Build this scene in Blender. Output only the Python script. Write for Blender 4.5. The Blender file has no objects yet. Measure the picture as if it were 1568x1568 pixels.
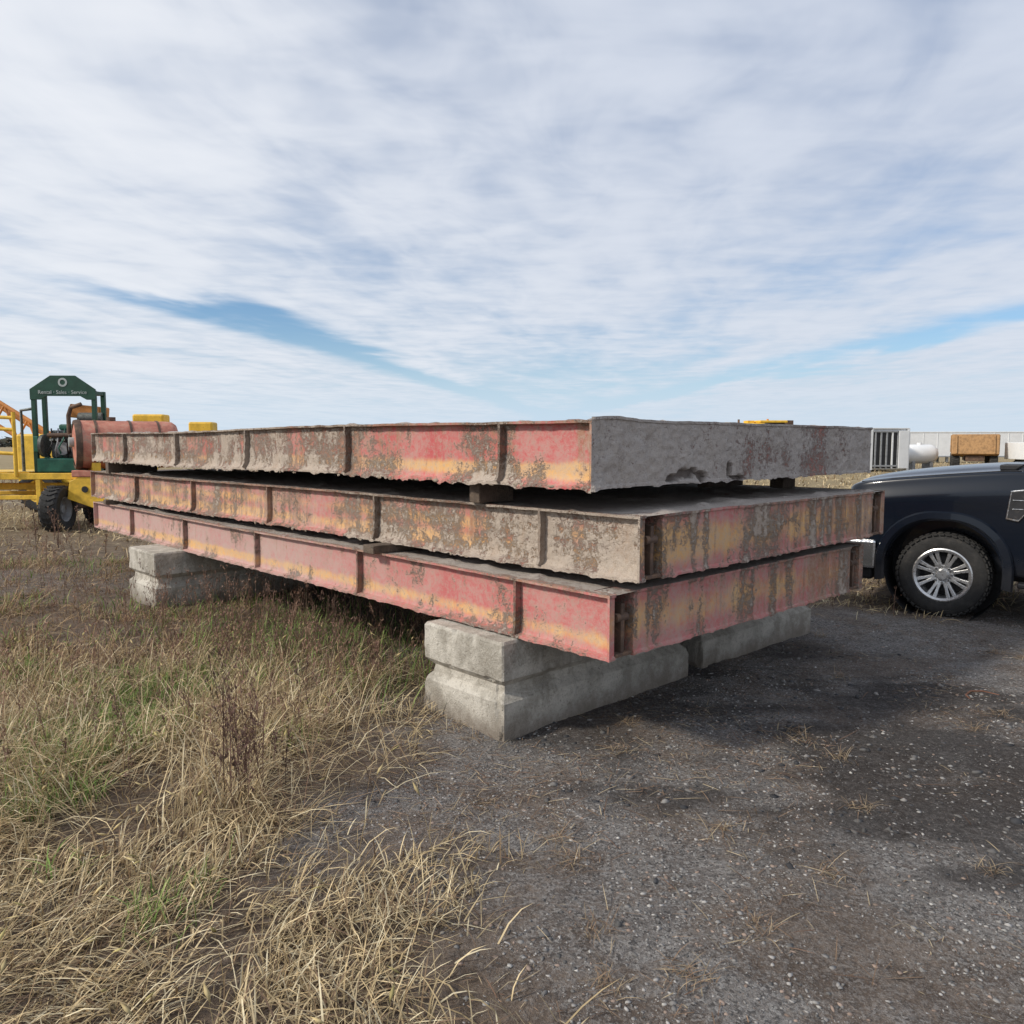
import bpy, bmesh, math, random
import numpy as np
from mathutils import Vector, Matrix
random.seed(7); rng=np.random.default_rng(7)
S=bpy.context.scene
S.view_settings.view_transform='Standard'; S.view_settings.look='None'; S.view_settings.exposure=0
R=math.radians
# ------------------------------------------------------------------ noise
def _h(x,y,seed):
    n=(x.astype(np.int64)*374761393+y.astype(np.int64)*668265263+seed*1442695041)&0xffffffff
    n=((n^(n>>13))*1274126177)&0xffffffff
    n=n^(n>>16)
    return (n&0xffffff)/float(0xffffff)
def vn(x,y,seed=0):
    xi=np.floor(x);yi=np.floor(y);fx=x-xi;fy=y-yi
    fx=fx*fx*(3-2*fx);fy=fy*fy*(3-2*fy)
    a=_h(xi,yi,seed);b=_h(xi+1,yi,seed);c=_h(xi,yi+1,seed);d=_h(xi+1,yi+1,seed)
    return (a*(1-fx)+b*fx)*(1-fy)+(c*(1-fx)+d*fx)*fy
def fbm(x,y,seed=0,o=4,g=.5):
    s=0;a=1;t=0
    for i in range(o):
        s=s+a*vn(x*2**i+i*17.3,y*2**i+i*9.1,seed+i);t+=a;a*=g
    return s/t
def sst(a,b,x):
    t=np.clip((x-a)/(b-a),0,1);return t*t*(3-2*t)
# ------------------------------------------------------------------ node helper
class N:
    def __init__(s,t): s.t=t
    def __call__(s,typ,ins=None,**p):
        n=s.t.nodes.new(typ)
        for k,v in p.items(): setattr(n,k,v)
        if ins:
            for k,v in ins.items():
                so=n.inputs[k]
                if isinstance(v,bpy.types.NodeSocket): s.t.links.new(v,so)
                else: so.default_value=v
        return n
    def m(s,op,a,b=0.0,c=None,clamp=False):
        ins={0:a,1:b}
        if c is not None: ins[2]=c
        n=s('ShaderNodeMath',ins,operation=op); n.use_clamp=clamp
        return n.outputs[0]
    def mix(s,f,a,b,mode='MIX'):
        n=s('ShaderNodeMix',data_type='RGBA',blend_type=mode)
        for so,v in ((n.inputs[0],f),(n.inputs[6],a),(n.inputs[7],b)):
            if isinstance(v,bpy.types.NodeSocket): s.t.links.new(v,so)
            else: so.default_value=(v if not isinstance(v,(tuple,list)) or len(v)==4 else (*v,1))
        return n.outputs[2]
    def ramp(s,v,a,b,lo=0.0,hi=1.0):
        n=s('ShaderNodeMapRange',{0:v,1:a,2:b,3:lo,4:hi}); n.interpolation_type='SMOOTHSTEP'
        return n.outputs[0]
    def noise(s,vec,scale,det=4,rough=.55,dist=0.0):
        n=s('ShaderNodeTexNoise',{'Vector':vec,'Scale':scale,'Detail':det,'Roughness':rough,'Distortion':dist})
        return n.outputs['Fac']
def newmat(name):
    m=bpy.data.materials.new(name);m.use_nodes=True;t=m.node_tree;t.nodes.clear()
    n=N(t);o=n('ShaderNodeOutputMaterial');b=n('ShaderNodeBsdfPrincipled');t.links.new(b.outputs[0],o.inputs[0])
    return m,n,b,t
def mat(name,col,rough=.6,metal=0.0,dirt=.35,dirtcol=(.16,.12,.085),var=.25,bump=.1,scale=6,coat=0.0):
    m,n,b,t=newmat(name)
    v=n('ShaderNodeTexCoord').outputs['Object']
    a=n.noise(v,scale,4,.65); f=n.noise(v,scale*7,3)
    c=n.mix(n.ramp(a,.3,.7),tuple(x*(1-var) for x in col),tuple(min(1,x*(1+var)) for x in col))
    if dirt>0:
        d=n.m('ADD',n.m('MULTIPLY',a,.6),n.m('MULTIPLY',f,.4))
        c=n.mix(n.m('MULTIPLY',n.ramp(d,.66-dirt*.3,.78-dirt*.3),min(1,.4+dirt)),c,dirtcol)
    t.links.new(c,b.inputs['Base Color'])
    b.inputs['Metallic'].default_value=metal
    t.links.new(n.ramp(f,.3,.7,max(0,rough-.1),min(1,rough+.1)),b.inputs['Roughness'])
    if coat: b.inputs['Coat Weight'].default_value=coat; b.inputs['Coat Roughness'].default_value=.06
    if bump: t.links.new(n('ShaderNodeBump',{'Strength':bump,'Distance':.01,'Height':f}).outputs[0],b.inputs['Normal'])
    return m
# ------------------------------------------------------------------ mesh helpers
def link(o,parent=None):
    S.collection.objects.link(o)
    if parent: o.parent=parent
    return o
def empty(name,loc=(0,0,0),rz=0.0):
    e=bpy.data.objects.new(name,None);e.location=loc;e.rotation_euler=(0,0,rz);e.empty_display_size=.2
    return link(e)
def fmesh(name,V,F,mt=None,parent=None,smooth=False,attr=None):
    V=np.asarray(V,dtype=np.float32);F=np.asarray(F,dtype=np.int32)
    me=bpy.data.meshes.new(name);k=F.shape[1]
    me.vertices.add(len(V));me.vertices.foreach_set('co',V.ravel())
    me.loops.add(F.size);me.loops.foreach_set('vertex_index',F.ravel())
    me.polygons.add(len(F));me.polygons.foreach_set('loop_start',np.arange(0,F.size,k,dtype=np.int32))
    try: me.polygons.foreach_set('loop_total',np.full(len(F),k,dtype=np.int32))
    except Exception: pass
    me.update(calc_edges=True)
    if smooth: me.polygons.foreach_set('use_smooth',np.ones(len(F),dtype=bool))
    if attr is not None:
        for an,A in attr.items():
            a=me.color_attributes.new(an,'FLOAT_COLOR','POINT')
            A=np.asarray(A,dtype=np.float32)
            if A.shape[1]==3: A=np.hstack([A,np.ones((len(A),1),np.float32)])
            a.data.foreach_set('color',A.ravel())
    if mt: me.materials.append(mt)
    o=bpy.data.objects.new(name,me);link(o,parent);return o
def bmobj(name,bm,mt,parent=None,bevel=0,smooth=False,seg=2,ang=35):
    bmesh.ops.recalc_face_normals(bm,faces=bm.faces)
    me=bpy.data.meshes.new(name);bm.to_mesh(me);bm.free()
    if mt: me.materials.append(mt)
    if smooth:
        for p in me.polygons:p.use_smooth=True
        me.set_sharp_from_angle(angle=R(ang))
    o=bpy.data.objects.new(name,me);link(o,parent)
    if bevel:
        md=o.modifiers.new('b','BEVEL');md.width=bevel;md.segments=seg;md.limit_method='ANGLE'
    return o
def box(name,lo,hi,mt,parent=None,bevel=.01,rot=None):
    bm=bmesh.new();bmesh.ops.create_cube(bm,size=1)
    lo=Vector(lo);hi=Vector(hi);c=(lo+hi)/2;d=hi-lo
    for v in bm.verts: v.co=Vector((v.co.x*d.x,v.co.y*d.y,v.co.z*d.z))
    o=bmobj(name,bm,mt,parent,bevel)
    o.location=c
    if rot:o.rotation_euler=rot
    return o
def cyl(name,a,b,r,mt,parent=None,r2=None,seg=20,bevel=0,smooth=True):
    a=Vector(a);b=Vector(b);d=b-a
    bm=bmesh.new();bmesh.ops.create_cone(bm,cap_ends=True,segments=seg,radius1=r,radius2=r if r2 is None else r2,depth=d.length)
    M=Matrix.Translation((a+b)/2)@d.to_track_quat('Z','Y').to_matrix().to_4x4()
    bmesh.ops.transform(bm,matrix=M,verts=bm.verts)
    return bmobj(name,bm,mt,parent,bevel,smooth)
def tube(name,pts,r,mt,parent=None):
    cu=bpy.data.curves.new(name,'CURVE');cu.dimensions='3D';cu.bevel_depth=r;cu.bevel_resolution=3;cu.use_fill_caps=True
    s=cu.splines.new('POLY');s.points.add(len(pts)-1)
    for i,p in enumerate(pts):s.points[i].co=(*p,1)
    if mt:cu.materials.append(mt)
    o=bpy.data.objects.new(name,cu);return link(o,parent)
def lathe(name,prof,mt,parent=None,seg=48,axis='Y',loc=(0,0,0),smooth=True,ang=35):
    V=[];F=[]
    n=len(prof)
    for i in range(seg):
        t=2*math.pi*i/seg
        for r,h in prof:
            if axis=='Y':V.append((r*math.cos(t)+loc[0],h+loc[1],r*math.sin(t)+loc[2]))
            elif axis=='X':V.append((h+loc[0],r*math.cos(t)+loc[1],r*math.sin(t)+loc[2]))
            else:V.append((r*math.cos(t)+loc[0],r*math.sin(t)+loc[1],h+loc[2]))
    bm=bmesh.new();vs=[bm.verts.new(v) for v in V]
    for i in range(seg):
        j=(i+1)%seg
        for k in range(n-1):
            bm.faces.new((vs[i*n+k],vs[i*n+k+1],vs[j*n+k+1],vs[j*n+k]))
    bmesh.ops.remove_doubles(bm,verts=bm.verts,dist=1e-5)
    return bmobj(name,bm,mt,parent,0,smooth,ang=ang)
def prism(name,pts,y0,y1,mt,parent=None,bevel=.01):
    bm=bmesh.new()
    a=[bm.verts.new((x,y0,z)) for x,z in pts];b=[bm.verts.new((x,y1,z)) for x,z in pts]
    bm.faces.new(a);bm.faces.new(b[::-1])
    for i in range(len(pts)):
        j=(i+1)%len(pts);bm.faces.new((a[i],b[i],b[j],a[j]))
    return bmobj(name,bm,mt,parent,bevel)
# ------------------------------------------------------------------ camera
cam=bpy.data.cameras.new('camera');cam.lens=36*1200/1568;cam.sensor_width=36;cam.clip_end=6000;cam.clip_start=.05
co=bpy.data.objects.new('camera',cam);co.location=(0,0,1.65);co.rotation_euler=(R(90-4.95),0,0);link(co);S.camera=co
# ------------------------------------------------------------------ light
sd=Vector((-.93,-.36,.0)).normalized();el=R(36)
sdir=Vector((sd.x*math.cos(el),sd.y*math.cos(el),math.sin(el)))
sl=bpy.data.lights.new('sun','SUN');sl.energy=3.1;sl.angle=R(6);sl.color=(1,.93,.82)
so=bpy.data.objects.new('sun',sl);so.rotation_euler=sdir.to_track_quat('Z','Y').to_euler();link(so)
W=bpy.data.worlds.new('World');S.world=W;W.use_nodes=True;t=W.node_tree;t.nodes.clear();n=N(t)
out=n('ShaderNodeOutputWorld');bg=n('ShaderNodeBackground');t.links.new(bg.outputs[0],out.inputs[0]);bg.inputs[1].default_value=.108
sky=n('ShaderNodeTexSky');sky.sky_type='NISHITA';sky.sun_disc=False;sky.sun_elevation=el;sky.sun_rotation=math.atan2(sd.x,sd.y)%(2*math.pi)
sky.air_density=1.0;sky.dust_density=.6;sky.ozone_density=1.6
tc=n('ShaderNodeTexCoord').outputs['Generated']
sx=n('ShaderNodeSeparateXYZ',{0:tc});X,Y,Z=sx.outputs
zz=n.m('ADD',n.m('MAXIMUM',Z,.0),.012)
px=n.m('DIVIDE',X,zz);py=n.m('DIVIDE',Y,zz)
u=n.m('ADD',px,n.m('MULTIPLY',py,-.12))
Q=n('ShaderNodeCombineXYZ',{0:u,1:n.m('MULTIPLY',py,.42)}).outputs[0]
n1=n.noise(Q,.85,4,.52,.4); n2=n.noise(Q,3.0,4,.55,.6)
ripple=n.noise(n('ShaderNodeCombineXYZ',{0:n.m('MULTIPLY',px,1.3),1:n.m('MULTIPLY',py,1.7),2:5.0}).outputs[0],2.0,3,.55,.3)
def gap(cx,cy,sl,w,y0,y1,wob=1.6):
    d=n.m('SUBTRACT',n.m('SUBTRACT',px,cx),n.m('MULTIPLY',n.m('SUBTRACT',py,cy),sl))
    d=n.m('ADD',d,n.m('MULTIPLY',n.m('SUBTRACT',n1,.5),wob))
    g=n.m('DIVIDE',d,w);g=n.m('MULTIPLY',g,g);g=n.m('POWER',2.718,n.m('MULTIPLY',g,-1.0))
    return n.m('MULTIPLY',g,n.ramp(py,y0,y1))
g1=gap(-2.25,4.9,.2,.33,4.0,5.3); g2=gap(3.6,5.5,-.14,.42,4.2,6.0); g3=gap(0.6,8,.05,1.6,5.0,10.0,2.4)
cov=n.m('ADD',n.m('MULTIPLY',n1,.80),n.m('MULTIPLY',n2,.28))
cov=n.m('ADD',cov,n.m('MULTIPLY',ripple,.29))
cov=n.m('SUBTRACT',cov,n.m('MULTIPLY',g1,.46));cov=n.m('SUBTRACT',cov,n.m('MULTIPLY',g2,.40));cov=n.m('SUBTRACT',cov,n.m('MULTIPLY',g3,.27))
cm=n.ramp(cov,.22,.76)
cm=n.m('MULTIPLY',cm,.95)
br=n.ramp(n.m('ADD',n.m('MULTIPLY',n1,.45),n.m('ADD',n.m('MULTIPLY',n2,.28),n.m('MULTIPLY',ripple,.27))),.33,.66)
side=n.ramp(X,-.65,.45)
ccl=n.mix(br,(6.0,6.5,7.4,1),(8.3,8.5,8.9,1));ccr=n.mix(br,(4.8,5.4,6.6,1),(6.2,6.7,7.7,1))
cc=n.mix(side,ccl,ccr)
cc=n.mix(n.ramp(Z,.45,.08,0,.45),cc,(7.1,7.5,8.1,1))
blue=n.mix(1.0,sky.outputs[0],(.80,.98,1.15,1),'MULTIPLY')
hz=n.ramp(Z,0.0,.16)
base=n.mix(hz,(5.0,6.5,8.0,1),blue)
skyc=n.mix(cm,base,cc)
skyc=n.mix(n.ramp(Z,.0,.11,.7,0.0),skyc,(5.6,6.8,7.9,1))
skyc=n.mix(n.ramp(Z,-.03,.0),(1.8,1.6,1.4,1),skyc)
t.links.new(skyc,bg.inputs[0])
# ------------------------------------------------------------------ ground
DL=Vector((-.683,.730,0));DR=Vector((.730,.683,0))
def gh(x,y):
    r=np.hypot(x,y-4)
    h=.05*(fbm(x*.6,y*.6,3,3)-.5)+.036*(fbm(x*3.1,y*3.1,9,5,.56)-.5)
    return h*np.clip(30/(r+1),0,1)
bxY=np.array([-5,0,2.0,2.75,3.5,5.4,7,9,14]);bxX=np.array([.9,.5,.05,-.35,-.85,-.65,-.4,.6,2.0])
def uv_(x,y): return (x+.051)*.73+(y-4.26)*.683,-(x+.051)*.683+(y-4.26)*.73
def grassmask(x,y):
    nn=(fbm(x*1.3,y*1.3,21,4)-.5)
    b=np.interp(y,bxY,bxX)+nn*1.5
    g=sst(.30,-.40,x-b)
    g2=sst(-.4,.5,y-(7.45+.12*(x-3))+nn*1.3)
    g2=g2*sst(1.5,3.0,x+.0*y)
    far=sst(10,14,y+nn*4)
    g=np.maximum(np.maximum(g,g2),far)
    bare=np.exp(-(((x+5.2)/1.8)**2+((y-9.3)/1.0)**2))
    lane=np.exp(-((y-22-nn*3)/2.5)**2)*.6
    return np.clip(g-.6*bare-lane,0,1)
def darkmask(x,y):  # dark wet soil patches plus the stack's shadow, painted into the ground colour
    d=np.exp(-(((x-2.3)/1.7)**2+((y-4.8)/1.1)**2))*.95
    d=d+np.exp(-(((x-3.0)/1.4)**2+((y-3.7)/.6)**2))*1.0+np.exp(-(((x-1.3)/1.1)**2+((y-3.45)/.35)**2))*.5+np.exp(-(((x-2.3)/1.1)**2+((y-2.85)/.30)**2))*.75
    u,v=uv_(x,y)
    under_shade=sst(-.3,.3,u)*sst(3.6,3.0,u)*sst(-.6,0,v)*sst(7.5,6.5,v)  # deck footprint, shade beneath it painted into the ground colour
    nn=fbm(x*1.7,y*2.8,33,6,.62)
    return np.clip(d*.75+under_shade*.3+(nn-.50)*2.8*np.clip(d*1.3+.25,0,1),0,1)
NG=760;k=math.log(2*2500/2.0)
uu=np.linspace(-1,1,NG);sx_=2.0*np.sinh(k*uu)/1.0
gx,gy=np.meshgrid(sx_+.8,sx_+3.8)
gx=gx.ravel();gy=gy.ravel();gz=gh(gx,gy)
idx=np.arange(NG*NG).reshape(NG,NG)
F=np.stack([idx[:-1,:-1],idx[:-1,1:],idx[1:,1:],idx[1:,:-1]],-1).reshape(-1,4)
gm,n,b,t=newmat('ground_dirt_gravel')
v=n('ShaderNodeTexCoord').outputs['Object']
at=n('ShaderNodeAttribute',attribute_name='mask');sp=n('ShaderNodeSeparateColor',{0:at.outputs['Color']})
gr,dk=sp.outputs[0],sp.outputs[1]
big=n.noise(v,1.3,5,.68,.5);mid=n.noise(v,5,6,.74);fine=n.noise(v,34,5,.85);spk=n.noise(v,120,2,.8)
vor=n('ShaderNodeTexVoronoi',{'Vector':v,'Scale':85.0});vor.feature='F1'
vc=n('ShaderNodeSeparateColor',{0:vor.outputs['Color']}).outputs[0]
c=n.mix(n.ramp(mid,.35,.65),(.19,.165,.15,1),(.34,.315,.295,1))
c=n.mix(n.ramp(big,.40,.56,0,.9),c,n.mix(n.ramp(mid,.3,.7),(.115,.083,.063,1),(.28,.22,.175,1)))
peb=n.mix(n.ramp(vc,.1,.9),(.07,.068,.068,1),(.46,.44,.42,1))
c=n.mix(n.m('MULTIPLY',n.ramp(fine,.42,.56),n.ramp(big,.62,.42,.35,.8)),c,peb)
c=n.mix(n.ramp(spk,.54,.70,0,.55),c,(.46,.44,.42,1));c=n.mix(n.ramp(spk,.46,.32,0,.55),c,(.075,.065,.058,1))
soil=n.mix(n.ramp(mid,.3,.7),(.11,.08,.058,1),(.27,.20,.145,1))
c=n.mix(n.m('MULTIPLY',gr,.85),c,soil)
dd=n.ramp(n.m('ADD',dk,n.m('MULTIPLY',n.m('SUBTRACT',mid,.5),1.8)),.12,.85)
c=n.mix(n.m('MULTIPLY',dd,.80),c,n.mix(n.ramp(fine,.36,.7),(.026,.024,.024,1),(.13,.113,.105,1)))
geo=n('ShaderNodeSeparateXYZ',{0:v});fy=n.ramp(geo.outputs[1],9,22)
straw=n.mix(n.noise(v,.35,4,.6),(.24,.18,.10,1),(.42,.34,.20,1))
c=n.mix(n.m('MULTIPLY',n.m('MULTIPLY',fy,gr),.9),c,straw)
t.links.new(c,b.inputs['Base Color']);b.inputs['Roughness'].default_value=.95
b.inputs['Specular IOR Level'].default_value=.2
hh=n.m('ADD',n.m('MULTIPLY',fine,.9),n.m('ADD',n.m('MULTIPLY',mid,1.2),n.m('MULTIPLY',spk,.25)))
t.links.new(n('ShaderNodeBump',{'Strength':1.0,'Distance':.04,'Height':hh}).outputs[0],b.inputs['Normal'])
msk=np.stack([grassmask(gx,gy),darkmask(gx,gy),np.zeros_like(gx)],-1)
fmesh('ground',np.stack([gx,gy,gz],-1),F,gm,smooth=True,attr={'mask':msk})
# ------------------------------------------------------------------ colour-attribute material
def attrmat(name,rough=.85,trans=0.0):
    m,n,b,t=newmat(name)
    a=n('ShaderNodeAttribute',attribute_name='col').outputs['Color']
    v=n('ShaderNodeTexCoord').outputs['Object']
    c=n.mix(n.noise(v,60,1),n.mix(1.0,a,(.8,.8,.8,1),'MULTIPLY'),n.mix(1.0,a,(1.2,1.2,1.2,1),'MULTIPLY'))
    t.links.new(c,b.inputs['Base Color']);b.inputs['Roughness'].default_value=rough;b.inputs['Specular IOR Level'].default_value=.25
    if trans:
        tr=n('ShaderNodeBsdfTranslucent',{0:c});mx=n('ShaderNodeMixShader',{0:trans});t.links.new(b.outputs[0],mx.inputs[1]);t.links.new(tr.outputs[0],mx.inputs[2])
        o=[q for q in t.nodes if q.type=='OUTPUT_MATERIAL'][0];t.links.new(mx.outputs[0],o.inputs[0])
    return m
grassM=attrmat('grass_blades',.8,.22);stoneM=attrmat('gravel_stones',.9)
def blades(base,az,L,lean,curv,w,col,seg=3,tipcol=1.15):
    n_=len(az);p=base.copy();ang=lean.copy()
    d=np.stack([np.cos(az),np.sin(az)],-1)
    sidev=np.stack([-np.sin(az),np.cos(az),np.zeros(n_)],-1)
    tw=rng.uniform(-.9,.9,n_)
    sidev=sidev*np.cos(tw)[:,None]+np.array([0,0,1])*np.sin(tw)[:,None]*.5
    V=np.zeros((n_,2*seg+1,3));C=np.zeros((n_,2*seg+1,3))
    for i in range(seg+1):
        f=i/seg
        if i<seg:
            ww=w*(1-.55*f)*.5
            V[:,2*i]=p-sidev*ww[:,None];V[:,2*i+1]=p+sidev*ww[:,None]
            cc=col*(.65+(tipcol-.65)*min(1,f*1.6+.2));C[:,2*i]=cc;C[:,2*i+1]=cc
        else: V[:,2*i]=p;C[:,2*i]=col*tipcol
        st=(L/seg)
        p=p+np.concatenate([d*(np.sin(ang)*st)[:,None],(np.cos(ang)*st)[:,None]],-1)
        g=gh(p[:,0],p[:,1])+.006; p[:,2]=np.maximum(p[:,2],g)
        ang=np.minimum(ang+curv,2.3)
    f=[]
    for i in range(seg-1):
        a=2*i;f+= [(a,a+1,a+3),(a,a+3,a+2)]
    a=2*(seg-1);f.append((a,a+1,a+2))
    f=np.array(f);k_=2*seg+1
    F=(f[None]+np.arange(n_)[:,None,None]*k_).reshape(-1,3)
    return V.reshape(-1,3),F,np.clip(C.reshape(-1,3),0,1)
def join(parts):
    V=[];F=[];C=[];o=0
    for v,f,c in parts:
        V.append(v);F.append(f+o);C.append(c);o+=len(v)
    return np.concatenate(V),np.concatenate(F),np.concatenate(C)
def scatter(n_,x0,x1,y0,y1,seed,dens):
    r=np.random.default_rng(seed)
    x=r.uniform(x0,x1,n_);y=r.uniform(y0,y1,n_)
    keep=r.uniform(0,1,n_)<dens(x,y);x=x[keep];y=y[keep]
    return np.stack([x,y,gh(x,y)],-1)
def clump(x,y,f=1.6,seed=50): return sst(.38,.62,fbm(x*f,y*f,seed,3))
def pick(n_,cols,ps):
    cols=np.array(cols);i=rng.choice(len(cols),n_,p=ps);return cols[i]*rng.uniform(.65,1.3,(n_,1))
straws=[(.60,.48,.29),(.48,.37,.21),(.30,.21,.125),(.68,.59,.40),(.18,.12,.08)]
parts=[]
def gd(x,y):
    u,v=uv_(x,y)
    sh=np.where((u>.15)&(u<3)&(v>-1)&(v<7),.4,1.0)
    r=np.hypot(x,y)
    thin=1-.30*sst(5,6.5,r)*sst(17,12,r)*(x<1)
    return grassmask(x,y)*(.12+.88*clump(x,y,2.2))*sh*thin
for (n_,x0,x1,y0,y1,Lm,wm,sd_) in ((95000,-4.5,1.2,1.0,5.6,.27,.0052,1),(90000,-9,1.6,5.6,11,.25,.007,2),(46000,-24,6,11,28,.28,.018,3),(46000,2.2,12,6.8,16,.17,.009,4),(34000,8,60,16,70,.30,.05,5)):
    b_=scatter(n_,x0,x1,y0,y1,sd_,gd);m_=len(b_)
    far=np.hypot(b_[:,0],b_[:,1])
    brownish=sst(5,8,far)*sst(16,12,far)*(b_[:,0]<2)*.8
    c_=pick(m_,straws,[.34,.26,.14,.16,.10])
    c_=c_*(1-brownish[:,None]*np.array([.38,.48,.53]))
    L_=Lm*rng.uniform(.3,1.5,m_)
    cl=clump(b_[:,0],b_[:,1],.8,77)
    up=rng.uniform(0,1,m_)<.28
    lean=np.where(up,rng.uniform(.1,.6,m_),rng.uniform(.7,1.5,m_))
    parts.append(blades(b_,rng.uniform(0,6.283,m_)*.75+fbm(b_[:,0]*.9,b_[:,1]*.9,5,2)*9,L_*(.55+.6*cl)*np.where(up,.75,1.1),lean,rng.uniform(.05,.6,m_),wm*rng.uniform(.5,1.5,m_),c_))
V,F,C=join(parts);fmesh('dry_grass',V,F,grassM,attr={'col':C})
parts=[]
b_=scatter(46000,-2.2,5.5,1.6,7.5,11,lambda x,y:(.04+.8*sst(.48,.64,fbm(x*1.5,y*1.5,91,5,.6))*(1-.4*grassmask(x,y)))*np.clip(1.0-.13*(x+.5),.2,1));m_=len(b_);b_[:,2]+=.006
parts.append(blades(b_,rng.uniform(0,6.283,m_),.015+.15*rng.uniform(0,1,m_)**2.4,rng.uniform(1.3,1.6,m_),rng.uniform(0,.12,m_),rng.uniform(.0015,.0045,m_),pick(m_,[(.46,.37,.24),(.30,.20,.13),(.20,.12,.08)],[.32,.38,.30])))
cx_=scatter(75,-.8,5,1.9,7.0,12,lambda x,y:.9*(1-grassmask(x,y)))
for c0 in cx_:
    q=rng.integers(15,60);bb=c0[None]+np.concatenate([rng.normal(0,.035,(q,2)),np.zeros((q,1))],1);bb[:,2]=gh(bb[:,0],bb[:,1])
    parts.append(blades(bb,rng.uniform(0,6.283,q),rng.uniform(.03,.13,q),rng.uniform(.7,1.5,q),rng.uniform(.1,.5,q),rng.uniform(.002,.004,q),pick(q,[(.40,.31,.20),(.28,.19,.125)],[.5,.5])))
V,F,C=join(parts);fmesh('loose_straw',V,F,grassM,attr={'col':C})
parts=[]
def grn(x,y):return grassmask(x,y)*sst(.48,.60,fbm(x*1.9,y*1.9,62,3))*sst(-1.0,-1.5,x)
def grn2(x,y):
    u,v=uv_(x,y);return np.exp(-(((u-.2)/.7)**2+((v-2.4)/1.3)**2))*.8
for (n_,x0,x1,y0,y1,Lm,wm,sd_,fn) in ((42000,-4.2,-.9,1.0,5.6,.13,.0060,21,grn),(8000,-9,1,5.6,11,.15,.009,22,grn),(12000,-4,1,4.6,9,.22,.007,23,grn2)):
    b_=scatter(n_,x0,x1,y0,y1,sd_,fn);m_=len(b_)
    parts.append(blades(b_,rng.uniform(0,6.283,m_),Lm*rng.uniform(.4,1.4,m_),rng.uniform(0,.8,m_),rng.uniform(.1,.5,m_),wm*rng.uniform(.6,1.4,m_),pick(m_,[(.20,.31,.08),(.31,.38,.13),(.12,.19,.05)],[.4,.35,.25])))
V,F,C=join(parts);fmesh('green_grass',V,F,grassM,attr={'col':C})
def weeds(name,B,H,col,tw=9,wd=.005,seeds=True):
    parts=[];m_=len(B);az=rng.uniform(0,6.283,m_);L_=H*rng.uniform(.45,1.2,m_);ln=rng.uniform(0,.3,m_);cv=rng.uniform(-.03,.12,m_)
    cs=pick(m_,col,[1/len(col)]*len(col))
    parts.append(blades(B,az,L_,ln,cv,np.full(m_,wd)*rng.uniform(.7,1.3,m_),cs,4))
    for j in range(tw):
        f=rng.uniform(.30,1.0,m_);an=ln+cv*f*2
        p=B+np.stack([np.cos(az)*np.sin(an)*L_*f,np.sin(az)*np.sin(an)*L_*f,np.cos(an)*L_*f],-1)
        a2=rng.uniform(0,6.283,m_)
        l2=L_*rng.uniform(.10,.36,m_)*(1.25-f*.8);le=rng.uniform(.3,.8,m_)
        parts.append(blades(p,a2,l2,le,rng.uniform(-.15,.05,m_),np.full(m_,wd*.6),cs*.9,3))
        if seeds:
            for q in range(3):
                ff=rng.uniform(.4,1,m_)
                p2=p+np.stack([np.cos(a2)*np.sin(le)*l2*ff,np.sin(a2)*np.sin(le)*l2*ff,np.cos(le)*l2*ff],-1)
                parts.append(blades(p2,rng.uniform(0,6.283,m_),rng.uniform(.012,.03,m_),rng.uniform(0,1.5,m_),np.zeros(m_),np.full(m_,wd*1.8),cs*rng.uniform(.8,1.5,(m_,1)),2))
    V,F,C=join(parts);return fmesh(name,V,F,grassM,attr={'col':C})
brn=[(.22,.135,.10),(.30,.19,.135),(.16,.10,.075)]
def wd2(x,y):
    u,v=uv_(x,y);return sst(-.9,-.2,u)*sst(1.3,.5,u)*sst(.8,1.2,v)*sst(4.9,4.4,v)*.85
B=np.concatenate([scatter(2800,-8,0.4,5.4,11,31,lambda x,y:grassmask(x,y)*.65*clump(x,y,1.2,88)),
  scatter(260,-3.8,-.9,3.2,5.6,32,lambda x,y:grassmask(x,y)*.6),scatter(1300,-4,1,4.6,9,37,wd2)])
weeds('weeds',B,.50,brn,8,.0044)
b_=np.stack([rng.normal(-1.20,.10,26),rng.normal(3.45,.11,26),np.zeros(26)],-1);b_[:,2]=gh(b_[:,0],b_[:,1])
weeds('tall_weed',b_,.66,[(.17,.10,.08),(.12,.075,.06)],13,.0045)
b_=scatter(1400,-26,-6,11,30,33,lambda x,y:clump(x,y,.6,66));weeds('distant_weeds',b_,.6,brn+[(.3,.22,.13)],7,.016)
b_=scatter(260,2.2,9,7.2,12,36,grassmask);weeds('roadside_weeds',b_,.25,brn,6,.006)
b_=scatter(900,-4,-.2,1.5,6,41,lambda x,y:grassmask(x,y)*.55);m_=len(b_)
az=rng.uniform(0,6.283,m_);L_=rng.uniform(.15,.34,m_);ln=rng.uniform(.1,.8,m_)
p1=blades(b_,az,L_,ln,np.full(m_,.12),np.full(m_,.003),pick(m_,[(.4,.3,.15)],[1]),3)
tip=p1[0].reshape(m_,7,3)[:,6]
oc=np.array([(1,0,0),(0,1,0),(-1,0,0),(0,-1,0),(0,0,1),(0,0,-1)],float)
of=np.array([(0,1,4),(1,2,4),(2,3,4),(3,0,4),(1,0,5),(2,1,5),(3,2,5),(0,3,5)])
dd_=np.stack([np.cos(az)*np.sin(ln+.6),np.sin(az)*np.sin(ln+.6),np.cos(ln+.6)],-1)
rr=rng.uniform(.005,.009,m_);ll=rng.uniform(.02,.04,m_)
ov=oc[None]*rr[:,None,None];ov[:,:,2]*=0
ov=ov+dd_[:,None,:]*(oc[:,2][None,:,None]*ll[:,None,None])+tip[:,None,:]
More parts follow.
